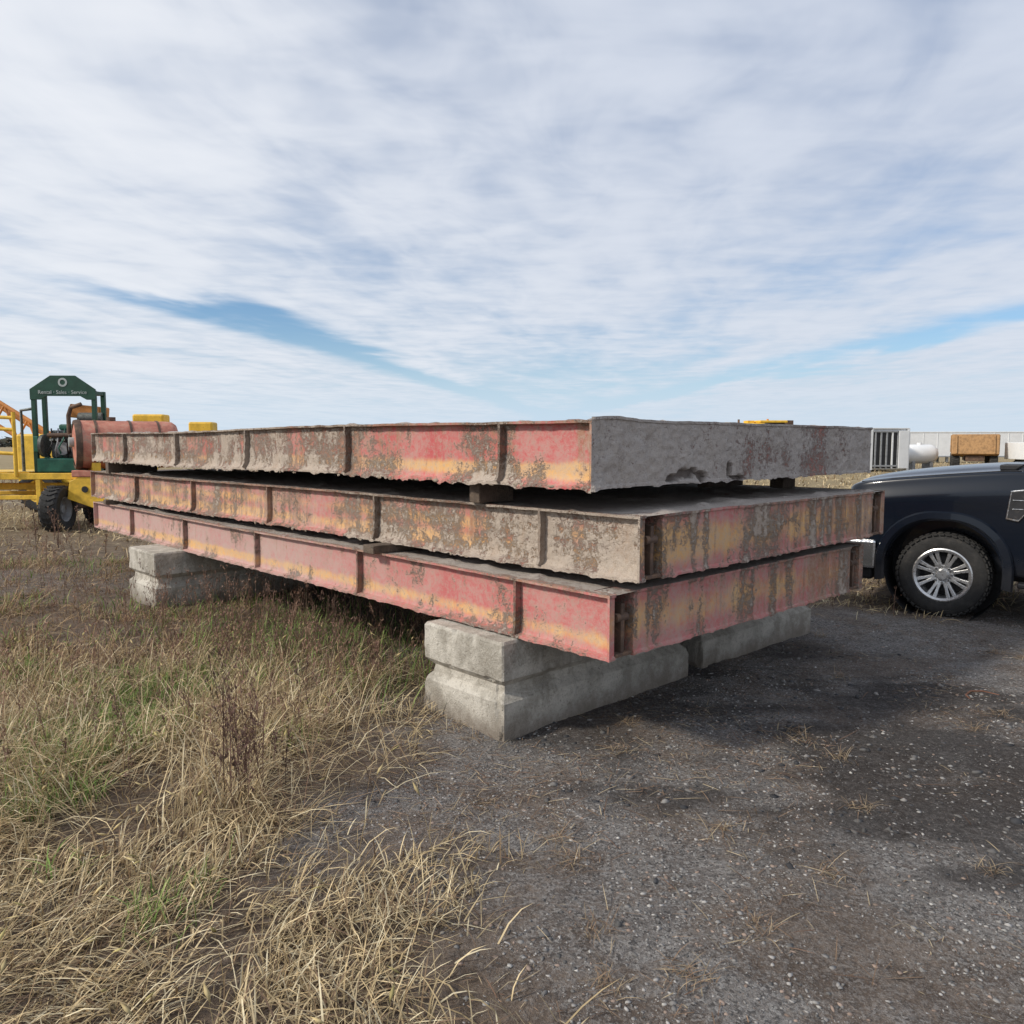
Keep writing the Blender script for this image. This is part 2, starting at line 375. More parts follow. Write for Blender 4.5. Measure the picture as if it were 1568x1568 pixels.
p2=(ov.reshape(-1,3),(of[None]+np.arange(m_)[:,None,None]*6).reshape(-1,3),np.repeat(pick(m_,[(.60,.48,.25),(.50,.42,.18)],[.6,.4]),6,0))
V,F,C=join([p1,p2]);fmesh('foxtail_grass',V,F,grassM,attr={'col':C})
# ------------------------------------------------------------------ gravel
def stones(name,P_,size,cols,ps):
    bm=bmesh.new();bmesh.ops.create_icosphere(bm,subdivisions=1,radius=1)
    iv=np.array([v.co[:] for v in bm.verts]);fi=np.array([[v.index for v in f.verts] for f in bm.faces]);bm.free()
    m_=len(P_);nv=len(iv)
    J=iv[None]*rng.uniform(.45,1.3,(m_,nv,1))
    sc=size[:,None,None]*rng.uniform(.5,1.4,(m_,1,3))*np.array([1,1,.45])
    J=J*sc
    a=rng.uniform(0,6.283,m_);ca=np.cos(a)[:,None];sa=np.sin(a)[:,None]
    x=J[:,:,0]*ca-J[:,:,1]*sa;y=J[:,:,0]*sa+J[:,:,1]*ca;J[:,:,0]=x;J[:,:,1]=y
    J=J+P_[:,None,:];J[:,:,2]+=(size*.02)[:,None]
    C=np.repeat(pick(m_,cols,ps),nv,0)
    return fmesh(name,J.reshape(-1,3),(fi[None]+np.arange(m_)[:,None,None]*nv).reshape(-1,3),stoneM,attr={'col':C})
gp=scatter(260000,-1.6,6.5,1.2,8.5,51,lambda x,y:(1-grassmask(x,y))*(.15+.85*sst(.40,.58,fbm(x*1.7,y*1.7,14,5,.6)))*np.clip(1.4-y*.16,.12,1)*(1-.7*sst(.2,.7,darkmask(x,y))))
sz=.0020+.0095*rng.uniform(0,1,len(gp))**4+.0008*np.clip(gp[:,1]-3,0,4)
stones('gravel',gp,sz,[(.31,.295,.28),(.22,.21,.20),(.14,.135,.13),(.38,.365,.34),(.25,.19,.155)],[.26,.28,.22,.05,.19])
gp=scatter(22000,-.6,6.5,1.8,7.5,52,lambda x,y:(1-grassmask(x,y))*sst(.15,.8,darkmask(x,y)+.35*fbm(x*2,y*2,5,3)))
stones('asphalt_crumbs',gp,.003+.022*rng.uniform(0,1,len(gp))**8,[(.06,.06,.063),(.12,.115,.11),(.20,.19,.18)],[.42,.38,.20])
# ------------------------------------------------------------------ concrete blocks
cmat,n,b,t=newmat('weathered_concrete')
v=n('ShaderNodeTexCoord').outputs['Object'];a=n.noise(v,3.5,5,.72);f=n.noise(v,26,5,.75);g=n.noise(v,95,3,.65)
c=n.mix(n.ramp(a,.38,.62),(.34,.31,.26,1),(.58,.54,.47,1));c=n.mix(n.ramp(f,.50,.66,0,.55),c,(.27,.24,.195,1));c=n.mix(n.ramp(g,.58,.70,0,.7),c,(.13,.115,.10,1))
c=n.mix(n.ramp(g,.40,.32,0,.5),c,(.62,.59,.53,1))
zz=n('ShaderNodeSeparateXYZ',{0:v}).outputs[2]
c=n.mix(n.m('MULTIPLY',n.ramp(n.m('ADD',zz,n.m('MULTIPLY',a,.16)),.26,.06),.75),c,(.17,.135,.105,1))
t.links.new(c,b.inputs['Base Color']);b.inputs['Roughness'].default_value=.95
t.links.new(n('ShaderNodeBump',{'Strength':.8,'Distance':.013,'Height':n.m('ADD',f,n.m('MULTIPLY',g,.6))}).outputs[0],b.inputs['Normal'])
rebar=mat('rusty_rebar',(.2,.08,.04))
def cblock(u0,u1,v0,v1,hgt,seed,origin=Vector((-.051,4.26,0))):
    p=origin+DR*u0+DL*v0
    e=empty('concrete_block',(p.x,p.y,0),R(43.1));L_=u1-u0;Wd=v1-v0
    kz=[-.08,0,hgt*.36,hgt*.44,hgt*.52,hgt*.60,hgt*.97,hgt]
    ki=[0,0,0,.045,.05,.004,.004,.014]
    zs=np.unique(np.concatenate([np.array(kz)]+[np.linspace(a_,b_2,6) for a_,b_2 in zip(kz[:-1],kz[1:])]));ins=np.interp(zs,kz,ki)
    st=.02
    def seg(a,b,n_): return [(a[0]+(b[0]-a[0])*i/n_,a[1]+(b[1]-a[1])*i/n_) for i in range(n_)]
    nx=int(L_/st);ny=int(Wd/st);r_=.010
    pts=seg((r_,0),(L_-r_,0),nx)+seg((L_-r_,0),(L_,r_),1)+seg((L_,r_),(L_,Wd-r_),ny)+seg((L_,Wd-r_),(L_-r_,Wd),1)+seg((L_-r_,Wd),(r_,Wd),nx)+seg((r_,Wd),(0,Wd-r_),1)+seg((0,Wd-r_),(0,r_),ny)+seg((0,r_),(r_,0),1)
    pts=np.array(pts);cx,cy=L_/2,Wd/2;m_=len(pts);V=[]
    arc=np.arange(m_)*st
    for z,i_ in zip(zs,ins):
        nz=(fbm(arc*7,np.full(m_,z*7+seed*7.),seed,6,.66)-.5)*.016
        nz=nz-.014*sst(.68,.75,fbm(arc*9,np.full(m_,z*9+seed*3.),seed+5,3))
        q=pts.copy();sx1=(L_/2-i_)/(L_/2);sy1=(Wd/2-i_)/(Wd/2)
        x=(q[:,0]-cx)*sx1*(1+nz/L_*2)+cx;y=(q[:,1]-cy)*sy1*(1+nz/Wd*2)+cy
        V.append(np.stack([x,y,np.full(m_,z)+(.006*(fbm(arc*8,arc*0,seed+8,4)-.5) if z>hgt*.95 else 0)],-1))
    V=np.concatenate(V);nz_=len(zs);F=[]
    ii=np.arange(m_);jj=(ii+1)%m_
    for k_ in range(nz_-1):
        F.append(np.stack([k_*m_+ii,k_*m_+jj,(k_+1)*m_+jj,(k_+1)*m_+ii],-1))
    F=np.concatenate(F)
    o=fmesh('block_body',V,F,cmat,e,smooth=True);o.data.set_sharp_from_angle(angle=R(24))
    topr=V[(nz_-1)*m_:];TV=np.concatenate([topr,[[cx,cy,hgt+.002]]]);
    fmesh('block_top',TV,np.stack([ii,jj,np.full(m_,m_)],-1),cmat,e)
    tube('lifting_loop',[(cx-.1,cy,hgt-.02),(cx-.05,cy,hgt+.005),(cx+.05,cy,hgt+.005),(cx+.1,cy,hgt-.02)],.008,rebar,e)
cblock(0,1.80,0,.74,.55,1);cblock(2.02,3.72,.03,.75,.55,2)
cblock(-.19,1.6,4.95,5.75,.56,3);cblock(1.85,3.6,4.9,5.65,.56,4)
rb=empty('bent_rebar',(3.05,5.0,.012),.4);tube('bar',[(-.12,-.03,.0),(-.08,.03,.006),(0,.06,.012),(.09,.04,.008),(.13,-.05,.0)],.005,rebar,rb)
# ------------------------------------------------------------------ decks
dmt,n,b,t=newmat('deck_paint_and_slurry')
v=n('ShaderNodeTexCoord').outputs['Object']
m1=n('ShaderNodeAttribute',attribute_name='m1');s1=n('ShaderNodeSeparateColor',{0:m1.outputs['Color']});crud,yel,rust=s1.outputs[:3];
m2=n('ShaderNodeAttribute',attribute_name='m2');s2=n('ShaderNodeSeparateColor',{0:m2.outputs['Color']});fade,grey,darkk=s2.outputs[:3]
mp=n('ShaderNodeMapping',{0:v});mp.inputs['Scale'].default_value=(1,1,.30);vs=mp.outputs[0]
mp2=n('ShaderNodeMapping',{0:v});mp2.inputs['Scale'].default_value=(1,1,.07)
A=n.noise(vs,7,6,.72);Bf=n.noise(v,30,5,.78);Cf=n.noise(v,130,2,.7);D=n.noise(v,3,3,.6);E=n.noise(v,14,6,.78);St=n.noise(mp2.outputs[0],26,3,.7)
red=n.mix(D,(.46,.040,.050,1),(.62,.10,.10,1))
red=n.mix(n.m('MULTIPLY',fade,n.ramp(E,.3,.65,.6,1.0)),red,(.52,.33,.305,1))
red=n.mix(n.ramp(Bf,.50,.70,0,.5),red,(.36,.14,.10,1))
yl=n.mix(A,(.68,.29,.07,1),(.78,.52,.21,1))
c=n.mix(n.ramp(n.m('ADD',yel,n.m('MULTIPLY',n.m('SUBTRACT',A,.5),1.2)),.18,.72),red,yl)
rs=n.mix(E,(.16,.070,.040,1),(.46,.22,.115,1))
rv=n.m('ADD',rust,n.m('ADD',n.m('MULTIPLY',n.m('SUBTRACT',E,.5),1.5),n.m('ADD',n.m('MULTIPLY',n.m('SUBTRACT',St,.5),2.0),n.m('MULTIPLY',n.m('SUBTRACT',Cf,.5),.5))))
rm=n.ramp(rv,.38,.85)
c=n.mix(n.m('MULTIPLY',rm,.88),c,rs)
cr=n.mix(E,(.37,.285,.215,1),(.62,.53,.42,1));cr=n.mix(grey,cr,n.mix(E,(.32,.31,.295,1),(.52,.50,.47,1)))
cr=n.mix(n.ramp(A,.50,.68,0,.55),cr,n.mix(grey,(.40,.245,.15,1),(.27,.25,.225,1)));cr=n.mix(n.ramp(Cf,.56,.70,0,.6),cr,(.68,.64,.58,1))
cr=n.mix(n.ramp(Cf,.43,.32,0,.65),cr,(.15,.12,.095,1))
raw=n.m('ADD',crud,n.m('ADD',n.m('MULTIPLY',n.m('SUBTRACT',A,.5),1.3),n.m('ADD',n.m('MULTIPLY',n.m('SUBTRACT',Bf,.5),1.7),n.m('MULTIPLY',n.m('SUBTRACT',Cf,.5),1.1))))
halo=n.ramp(raw,.05,.45,0,.55)
c=n.mix(halo,c,n.mix(E,(.28,.135,.08,1),(.48,.28,.17,1)))
cmk=n.ramp(raw,.34,.78)
c=n.mix(n.m('MULTIPLY',cmk,.92),c,cr)
c=n.mix(n.ramp(n.m('ADD',Bf,n.m('MULTIPLY',D,.4)),.52,.85,.08,.5),c,(.50,.43,.37,1))
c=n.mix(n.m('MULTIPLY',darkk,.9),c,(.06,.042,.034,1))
t.links.new(c,b.inputs['Base Color']);b.inputs['Specular IOR Level'].default_value=.25
t.links.new(n.ramp(cmk,0,1,.68,.95),b.inputs['Roughness'])
hh=n.m('ADD',n.m('MULTIPLY',cmk,.5),n.m('MULTIPLY',n.m('ADD',Bf,n.m('MULTIPLY',Cf,.5)),n.m('ADD',n.m('MULTIPLY',cmk,.8),.3)))
t.links.new(n('ShaderNodeBump',{'Strength':.9,'Distance':.012,'Height':hh}).outputs[0],b.inputs['Normal'])
steel=mat('rusty_dark_steel',(.11,.07,.05),.8,.1,.5,(.22,.13,.08))
wood=mat('old_timber',(.13,.095,.07),.9,0,.5,(.06,.05,.04),.35,.6,12)
conc=mat('slurry_crust',(.38,.31,.24),.95,0,.5,(.18,.13,.09),.3,.8,20)
def field(name,svals,zvals,org,sd_,nd,dfun,afun,parent,zdir=Vector((0,0,1))):
    s,z=np.meshgrid(svals,zvals);s=s.ravel();z=z.ravel()
    d,dz=dfun(s,z)
    o=np.array(org)[None];V=o+s[:,None]*np.array(sd_)[None]+(z+dz)[:,None]*np.array(zdir)[None]+d[:,None]*np.array(nd)[None]
    ns=len(svals);nz=len(zvals);I=np.arange(ns*nz).reshape(nz,ns)
    F=np.stack([I[:-1,:-1],I[:-1,1:],I[1:,1:],I[1:,:-1]],-1).reshape(-1,4)
    a1,a2=afun(s,z)
    ob=fmesh(name,V,F,dmt,parent,smooth=True,attr={'m1':a1,'m2':a2});ob.data.set_sharp_from_angle(angle=R(50));return ob
def clampcat(*a): return np.clip(np.stack(a,-1),-1,1.5)
def deck(C,z0,th,L_,Wd,kind,seed,ang=43.1):
    e=empty('truck_scale_deck',(C[0],C[1],z0),R(ang))
    stf=[.70+1.655*i for i in range(5)]
    stf=[s for s in stf if s<L_-.5]
    base=np.arange(0,L_+.001,.012)
    sv=np.unique(np.round(np.concatenate([base,[0,.014,.018,L_-.018,L_-.014,L_]]+[[s-.016,s-.011,s-.009,s+.009,s+.011,s+.016] for s in stf]),4));
    zv=np.array([0,.004,.012,.016,.020,.028]+list(np.linspace(.04,th-.04,26))+[th-.03,th-.024,th-.018,th-.014,th-.004,th])
    def crudside(s,z):
        q=z/th
        nz=fbm(s*2.2,z*4.2,seed,6,.66);drip=fbm(s*11,z*1.6,seed+40,4)
        stn=np.zeros_like(s)
        for k_ in stf: stn=np.maximum(stn,np.exp(-((s-k_)/.09)**2))
        edge=np.exp(-(1-q)/.10)*.22+np.exp(-q/.16)*.38
        c=(nz-.5)*1.5+(drip-.5)*.8+edge+stn*.22
        if kind==1:
            clean=np.exp(-((s-.36)/.27)**2)*.62+np.exp(-((s-1.45)/.60)**2)*.34
            c=c+.47+.18*sst(2.2,3.5,s)-clean
        elif kind==2:
            c=c+.38+.52*sst(1.0,.5,s)+.12*np.exp(-((s-2)/1.2)**2)-.22*np.exp(-((s-3.9)/1.6)**2)-.1*sst(5,6,s)
        else:
            c=c-.03+.05*np.sin(s*2)
        return c,nz,drip,stn,q
    def ds(s,z):
        c,nz,drip,stn,q=crudside(s,z)
        lip=(z>th-.017)|(z<.017)
        st=np.zeros(len(s),bool)
        for k_ in stf: st|=np.abs(s-k_)<.0105
        en=(s<.016)|(s>L_-.016)
        d=np.where(lip,0.0,-.048)
        d=np.where(st&~lip,-.006,d);d=np.where(en,0.0,d)
        cm_=np.clip(c-.3,0,1)
        amt={1:.016,2:.015,3:.006}[kind]
        fill=np.where(~lip&~en,1,0)*np.exp(-(z-.017)/.025)*(.030 if kind!=3 else .016)*np.clip(nz*1.6,0,1)
        d=d+cm_*amt*(.3+1.3*fbm(s*45,z*45,seed+9,3))+fill
        d=np.where(en|lip,np.where(lip,.004*(drip-.5)+(.012*(fbm(s*18,z*0,seed+3,4)-.4) if kind!=3 else 0),0)*(s>.02),d)
        dz=np.where(z<.018,-(.020 if kind==1 else .013 if kind==2 else .009)*np.clip(fbm(s*16,s*0,seed+5,5,.6)-.42,0,1)*3,0)
        dz=dz+np.where(z>th-.02,.008*(fbm(s*7,s*0,seed+6,5,.6)-.5),0)
        dz=dz+ (.009 if kind==1 else .005)*np.sin(s*1.1+seed)
        return d,dz
    def as_(s,z):
        c,nz,drip,stn,q=crudside(s,z)
        y=np.exp(-((q-.24)/.14)**2)*(1.0 if kind!=3 else .80)+np.exp(-((q-.62)/.16)**2)*(.65 if kind==2 else .0)
        y=y*(.45+.8*fbm(s*.9,z*0,seed+13,2))
        r=.28+.35*np.exp(-(1-q)/.10)+.35*stn+.7*(fbm(s*2.3,z*4,seed+22,4)-.5)
        r=r+(.33 if kind==1 else .24 if kind==2 else -.12)
        if kind==1:r=r-.55*np.exp(-((s-.36)/.25)**2)-.32*np.exp(-((s-1.4)/.7)**2)
        lip=(z>th-.02)
        r=np.where(lip,r+.25,r)
        r=r+np.where(s<.03,.25,0)
        f=np.full_like(s,{1:.1,2:.4,3:.25}[kind])
        if kind==3:f=f+.75*sst(.9,4.0,s)
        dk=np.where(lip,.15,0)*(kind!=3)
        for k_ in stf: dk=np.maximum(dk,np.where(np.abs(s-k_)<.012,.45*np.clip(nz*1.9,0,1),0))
        g=np.full_like(s,.20)+(.3 if kind==3 else 0)
        return clampcat(c,y,r),clampcat(f,g,dk)
    field('side_beam_near',sv,zv,(0,0,0),(0,1,0),(-1,0,0),ds,as_,e)
    field('side_beam_far',sv[::2],zv,(Wd,0,0),(0,1,0),(1,0,0),lambda s,z:(ds(s,z)[0]*0+np.where((z>th-.017)|(z<.017)|(s<.02)|(s>L_-.02),0,-.048),z*0),as_,e)
    lugs=(kind!=1)
    base=np.arange(0,Wd+.001,.0115);ex=[.05,.054,.20,.204,Wd-.204,Wd-.20,Wd-.054,Wd-.05]
    se=np.unique(np.round(np.concatenate([base,[Wd],ex]),4));ze=np.unique(np.concatenate([np.linspace(0,th,36),[.004,.012,.02,th-.014,th-.018]]))
    def crude(s,z):
        q=z/th;nz=fbm(s*2.4,z*4.5,seed+60,6,.66);st=fbm(s*18,z*1.1,seed+61,4)
        if kind==1:c=1.0+(nz-.5)*.8-.6*np.exp(-(((s-1.78)/.30)**2+((q-.45)/.28)**2))*fbm(s*8,z*4,5,3)*1.4-.30*np.exp(-((s-2.45)/.25)**2)
        elif kind==2:c=.28+(nz-.5)*1.2+(st-.5)*1.3+np.exp(-(1-q)/.15)*.15+np.exp(-q/.15)*.12
        else:c=.18+(nz-.5)*1.2+(st-.5)*1.3+np.exp(-(1-q)/.15)*.18+sst(1.6,2.8,s)*.15
        return c,nz,st,q
    def hole(s,z):
        if kind!=1:return np.zeros_like(s)
        w_=fbm(s*11,z*11,8,5,.62)-.5
        h=0
        for cx,cz,rx,rz in ((.70,.03,.07,.03),(.80,.05,.11,.03),(.97,.035,.05,.03),(1.28,.055,.028,.05),(1.38,.012,.08,.014)):
            h=np.maximum(h,sst(1.2,.9,np.sqrt(((s-cx)/rx)**2+((z-cz)/rz)**2)+w_*2.0))
        return h
    def de(s,z):
        c,nz,st,q=crude(s,z)
        d=np.where((z>th-.016)|(z<.016),0.0,-.008 if kind==1 else -.010)
        d=d+np.clip(c-.35,0,1)*(.022 if kind==1 else .014)*(.1+1.6*fbm(s*26,z*26,seed+70,5,.6)-.5*sst(.5,.58,fbm(s*7,z*7,seed+77,5,.6)))
        d=d-hole(s,z)*.035
        if lugs:
            pk=((s>.052)&(s<.202))|((s<Wd-.052)&(s>Wd-.202))
            d=np.where(pk,-.15,d)
            d=np.where((s<.052),np.minimum(d,.002),d)
        corner=(s<.004)|(s>Wd-.004);d=np.where(corner,0,d)
        dz=np.where(z<.016,-.02*np.clip(fbm(s*16,s*0,seed+5,5,.6)-.45,0,1)*2,0)+np.where(z>th-.016,.012*(fbm(s*4,s*0,seed+16,5,.6)-.5),0)
        if kind==1: dz=dz+.018*np.exp(-((s-.15)/.25)**2)*q
        dz=dz+(.009 if kind==1 else .005)*np.sin(seed)*np.exp(-s/.3)
        return d,dz
    def ae(s,z):
        c,nz,st,q=crude(s,z)
        y=(.85 if kind==2 else .60)*np.exp(-((q-.5)/.35)**2)*(.3+1.2*fbm(s*.8,z,seed+8,2)) if kind!=1 else s*0+.1
        r=.45+.7*(fbm(s*3,z*3,seed+71,4)-.5)+(.30*sst(1.4,2.5,s) if kind!=1 else -.15)-(.25*np.exp(-((s-.7)/.6)**2) if kind!=1 else 0)
        f=np.full_like(s,.4);g=np.full_like(s,1.0 if kind==1 else .25)
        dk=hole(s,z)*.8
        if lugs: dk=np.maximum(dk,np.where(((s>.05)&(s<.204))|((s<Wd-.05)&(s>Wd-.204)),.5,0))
        return clampcat(c,y,r),clampcat(f,g,dk)
    field('end_beam_near',se,ze,(0,0,0),(1,0,0),(0,-1,0),de,ae,e)
    field('end_beam_far',se,ze,(0,L_,0),(1,0,0),(0,1,0),lambda s,z:(s*0,s*0),ae,e)
    xs=np.linspace(0,Wd,80);ys=np.linspace(0,L_,260)
    def dt(s,z):
        ed=np.clip(np.minimum(np.minimum(s,Wd-s),np.minimum(z,L_-z))*20,0,1)
        dd=.010*(fbm(s*3,z*3,seed+80,5)-.5)*ed+np.clip(fbm(s*6,z*6,seed+81,4)-.6,0,1)*.09*ed-.004
        dd=dd+(.009 if kind==1 else .005)*np.sin(z*1.1+seed)*np.exp(-s/.2)
        return dd,z*0
    def atp(s,z):
        o=np.ones_like(s);ed=(s<.05)
        return clampcat(.9*o-np.where(ed,.3,0)+.5*(fbm(s*2,z*2,seed+82,3)-.5),.1*o,.7*o),clampcat(.2*o,.8*o,.0*o)
    field('deck_surface',xs,ys,(0,0,th),(1,0,0),(0,0,1),dt,atp,e,zdir=Vector((0,1,0)))
    box('deck_underside',(.06,.16,.02),(Wd-.06,L_-.03,th-.03),steel,e,0)
    for i in range(6):
        y=.7+i*(L_-1.2)/5
        box('cross_beam_%d'%(i+1),(.07,y,.004),(Wd-.07,y+.10,.03),steel,e,.004)
    if lugs:
        for xx in (.125,Wd-.125):
            box('lug_plate',(xx-.014,.015,.02),(xx+.014,.14,th-.06),steel,e,.004)
            cyl('lug_pin',(xx-.045,.035,th*.6),(xx+.045,.035,th*.6),.024,steel,e)
            box('lug_shelf',(xx-.068,.006,.002),(xx+.068,.145,.022),steel,e,.004)
    if kind!=3:
        bm=bmesh.new()
        for i in range(60 if kind==1 else 30):
            s_=random.uniform(.05,L_-.1);h_=random.uniform(.005,.016)
            M=Matrix.Translation((.004+random.uniform(-.004,.004),s_,-h_*.2))@Matrix.Diagonal((random.uniform(.004,.008),random.uniform(.006,.03),h_,1))
            bmesh.ops.create_icosphere(bm,subdivisions=2,radius=1,matrix=M)
        for v_ in bm.verts: v_.co+=Vector((random.uniform(-.002,.002),random.uniform(-.003,.003),random.uniform(-.003,.003)))
        bmobj('slurry_drips',bm,conc,e)
    return e
deck((.40,3.96),1.427,.355,8.6,3.36,1,11)
deck((.640,3.894),.957,.337,9.0,3.10,2,23,ang=43.8)
deck((.488,3.858),.561,.337,8.75,2.98,3,37)
def timber(C,ang,v_,u0,u1,z0,z1,w_=.1,twist=0):
    a=R(ang);x=Vector((math.cos(a),math.sin(a),0));y=Vector((-math.sin(a),math.cos(a),0))
    c=Vector((C[0],C[1],0))+x*(u0+u1)/2+y*v_
    e=empty('wood_block',(c.x,c.y,(z0+z1)/2),a+twist)
    o=box('timber',(-(u1-u0)/2,-w_/2,-(z1-z0)/2),((u1-u0)/2,w_/2,(z1-z0)/2),wood,e,.006)
for v_,u0,u1 in ((1.0,.08,.35),(1.0,2.5,3.1),(8.0,.0,.6)):
    timber((.40,3.96),43.1,v_,u0,u1,1.296,1.429,.10,random.uniform(-.1,.1))
timber((.40,3.96),43.1,.55,2.9,3.1,1.296,1.429,.12)
for v_,u0,u1 in ((2.1,-.06,.3),(1.9,2.4,2.9),(8.1,-.04,.5),(7.9,2.3,2.9)):
    timber((.488,3.858),43.1,v_,u0,u1,.899,.957,.13,random.uniform(-.1,.1))
# ------------------------------------------------------------------ pickup truck
paint,n,b,t=newmat('dark_navy_car_paint')
v=n('ShaderNodeTexCoord').outputs['Object'];z_=n('ShaderNodeSeparateXYZ',{0:v}).outputs[2]
dn=n.noise(v,7,5,.7);dm_=n.m('MULTIPLY',n.ramp(n.m('ADD',z_,n.m('MULTIPLY',dn,.35)),.85,.45),.22)
c=n.mix(dm_,(.004,.007,.014,1),(.10,.09,.08,1));t.links.new(c,b.inputs['Base Color'])
t.links.new(n.ramp(dm_,0,.22,.25,.55),b.inputs['Roughness']);b.inputs['Coat Weight'].default_value=.4;b.inputs['Coat Roughness'].default_value=.03;b.inputs['Specular IOR Level'].default_value=.3
chrome=mat('chrome',(.66,.67,.68),.18,1.0,.2,(.3,.28,.25),.05,.03)
alloy=mat('alloy_wheel',(.62,.62,.62),.33,.85,.15,(.25,.22,.19),.08,.03)
blk=mat('black_plastic',(.018,.018,.02),.6,0,.25,(.08,.07,.06),.2,.1)
rub=mat('tyre_rubber',(.028,.027,.026),.85,0,.35,(.09,.075,.06),.25,.3,14)
lampg,n,b,t=newmat('lamp_lens');b.inputs['Roughness'].default_value=.08;b.inputs['Metallic'].default_value=.3
t.links.new(n.mix(n.noise(n('ShaderNodeTexCoord').outputs['Object'],20),(.5,.52,.55,1),(.8,.82,.85,1)),b.inputs['Base Color'])
glass,n,b,t=newmat('tinted_glass');t.links.new(n.mix(n.noise(n('ShaderNodeTexCoord').outputs['Object'],3),(.015,.02,.022,1),(.04,.045,.05,1)),b.inputs['Base Color']);b.inputs['Roughness'].default_value=.04;b.inputs['Coat Weight'].default_value=1
amber=mat('amber_lens',(.7,.25,.03),.2,0,0)
def bakemods(o,ang=32):
    dg=bpy.context.evaluated_depsgraph_get();me=bpy.data.meshes.new_from_object(o.evaluated_get(dg))
    o.modifiers.clear();o.data=me
    for p in me.polygons:p.use_smooth=True
    me.set_sharp_from_angle(angle=R(ang))
def loft(name,stations,mt,parent,sub=2):
    bm=bmesh.new();rings=[]
    for x,w,bz,tz,sh,cr in stations:
        zc=tz-sh-.13
        half=[(w*.55,bz),(w*.93,bz),(w*.985,bz+.03),(w,bz+.22),(w+.012,(bz+zc)/2+.1),(w+.022,zc-.01),(w+.018,zc+.015),(w-.018,tz-sh+.01),(w-sh*.30,tz-sh*.22),(w-sh*.7,tz+.002),(w-.26,tz+cr*.15),(w-.31,tz+cr*.55),(w*.45,tz+cr*.85)]
        pts=half+[(0,tz+cr)]+[(-y,z) for y,z in half[::-1]]+[(0,bz)]
        rings.append([bm.verts.new((x,y,z)) for y,z in pts])
    m_=len(rings[0])
    for a,b_ in zip(rings[:-1],rings[1:]):
        for i in range(m_):
            j=(i+1)%m_;bm.faces.new((a[i],a[j],b_[j],b_[i]))
    bm.faces.new(rings[0]);bm.faces.new(rings[-1][::-1])
    o=bmobj(name,bm,mt,parent)
    md=o.modifiers.new('s','SUBSURF');md.levels=sub;md.render_levels=sub
    return o
def wheel(parent,x,y,sgn,r=.405,w=.27,spokes=8,rimr=.255,rm=None,nm='wheel'):
    rm=rm or alloy
    q=sgn*w/2
    prof=[(rimr,q*.9),(rimr+.02,q*1.0),(rimr+.07,q*1.04),(r-.04,q*.98),(r-.012,q*.86),(r,q*.7),(r,-q*.7),(r-.012,-q*.86),(r-.04,-q*.98),(rimr+.02,-q),(rimr,-q*.9)]
    lathe(nm+'_tyre',prof,rub,parent,64,'Y',(x,y,r))
    bm=bmesh.new()
    for i in range(44):
        t_=2*math.pi*i/44
        for k_,off in ((-.085,0),(-.03,.5),(.03,0),(.085,.5),(.122,.25)):
            tt=t_+off*2*math.pi/44
            M=Matrix.Translation((x,y,r))@Matrix.Rotation(tt,4,'Y')@Matrix.Translation((r+(.002 if abs(k_)<.12 else -.016),k_*sgn,0))@Matrix.Diagonal((.016,.04,.04,1))
            bmesh.ops.create_cube(bm,size=1,matrix=M)
    bmobj(nm+'_tread',bm,rub,parent,.003,seg=1)
    lathe(nm+'_rim',[(rimr+.004,q*.93),(rimr-.008,q*.97),(rimr-.028,q*.9),(rimr-.04,q*.55),(rimr-.04,-q*.8),(rimr,-q*.9)],rm,parent,64,'Y',(x,y,r))
    lathe(nm+'_brake_disc',[(.0,q*.05),(.17,q*.05),(.17,-q*.1),(.215,-q*.2),(.215,-q*.4),(0,-q*.4)],blk,parent,40,'Y',(x,y,r))
    bm=bmesh.new()
    for i in range(spokes):
        t_=2*math.pi*(i+.5)/spokes
        for dt_ in (-.13,.13):
            M=Matrix.Translation((x,y,r))@Matrix.Rotation(t_,4,'Y')
            pts=[]
            for rr_,hw,yy,dp in ((.06,.018,q*.62,.05),(.15,.014,q*.70,.045),(rimr-.022,.019,q*.80,.045)):
                c_=rr_*dt_*(1.0 if rr_>.1 else .9)
                for a_,b2 in ((-hw,0),(hw,0),(hw,-dp*sgn),(-hw,-dp*sgn)):
                    pts.append(bm.verts.new(M@Vector((rr_,yy+b2,c_+a_))))
            for s_ in range(2):
                for i_ in range(4):
                    j_=(i_+1)%4;bm.faces.new((pts[s_*4+i_],pts[s_*4+j_],pts[s_*4+4+j_],pts[s_*4+4+i_]))
            bm.faces.new(pts[:4]);bm.faces.new(pts[8:])
    bmobj(nm+'_spokes',bm,rm,parent,.004)
    lathe(nm+'_hub',[(0,q*.88),(.045,q*.88),(.052,q*.82),(.055,q*.62),(.095,q*.60),(.1,q*.4),(.1,0)],rm,parent,32,'Y',(x,y,r))
    bm=bmesh.new()
    for i in range(8):
        t_=2*math.pi*i/8
        M=Matrix.Translation((x+.078*math.cos(t_),y+q*.62,r+.078*math.sin(t_)))@Matrix.Rotation(R(90),4,'X')
        bmesh.ops.create_cone(bm,cap_ends=True,segments=6,radius1=.011,radius2=.009,depth=.03,matrix=M)
    bmobj(nm+'_lug_nuts',bm,chrome,parent)
fdir=Vector((-.80,.60,0)).normalized();ldir=Vector((-fdir.y,fdir.x,0))
org=Vector((4.13,7.45,0))-ldir*.93
tr=empty('pickup_truck',(org.x,org.y,-.01),math.atan2(fdir.y,fdir.x))
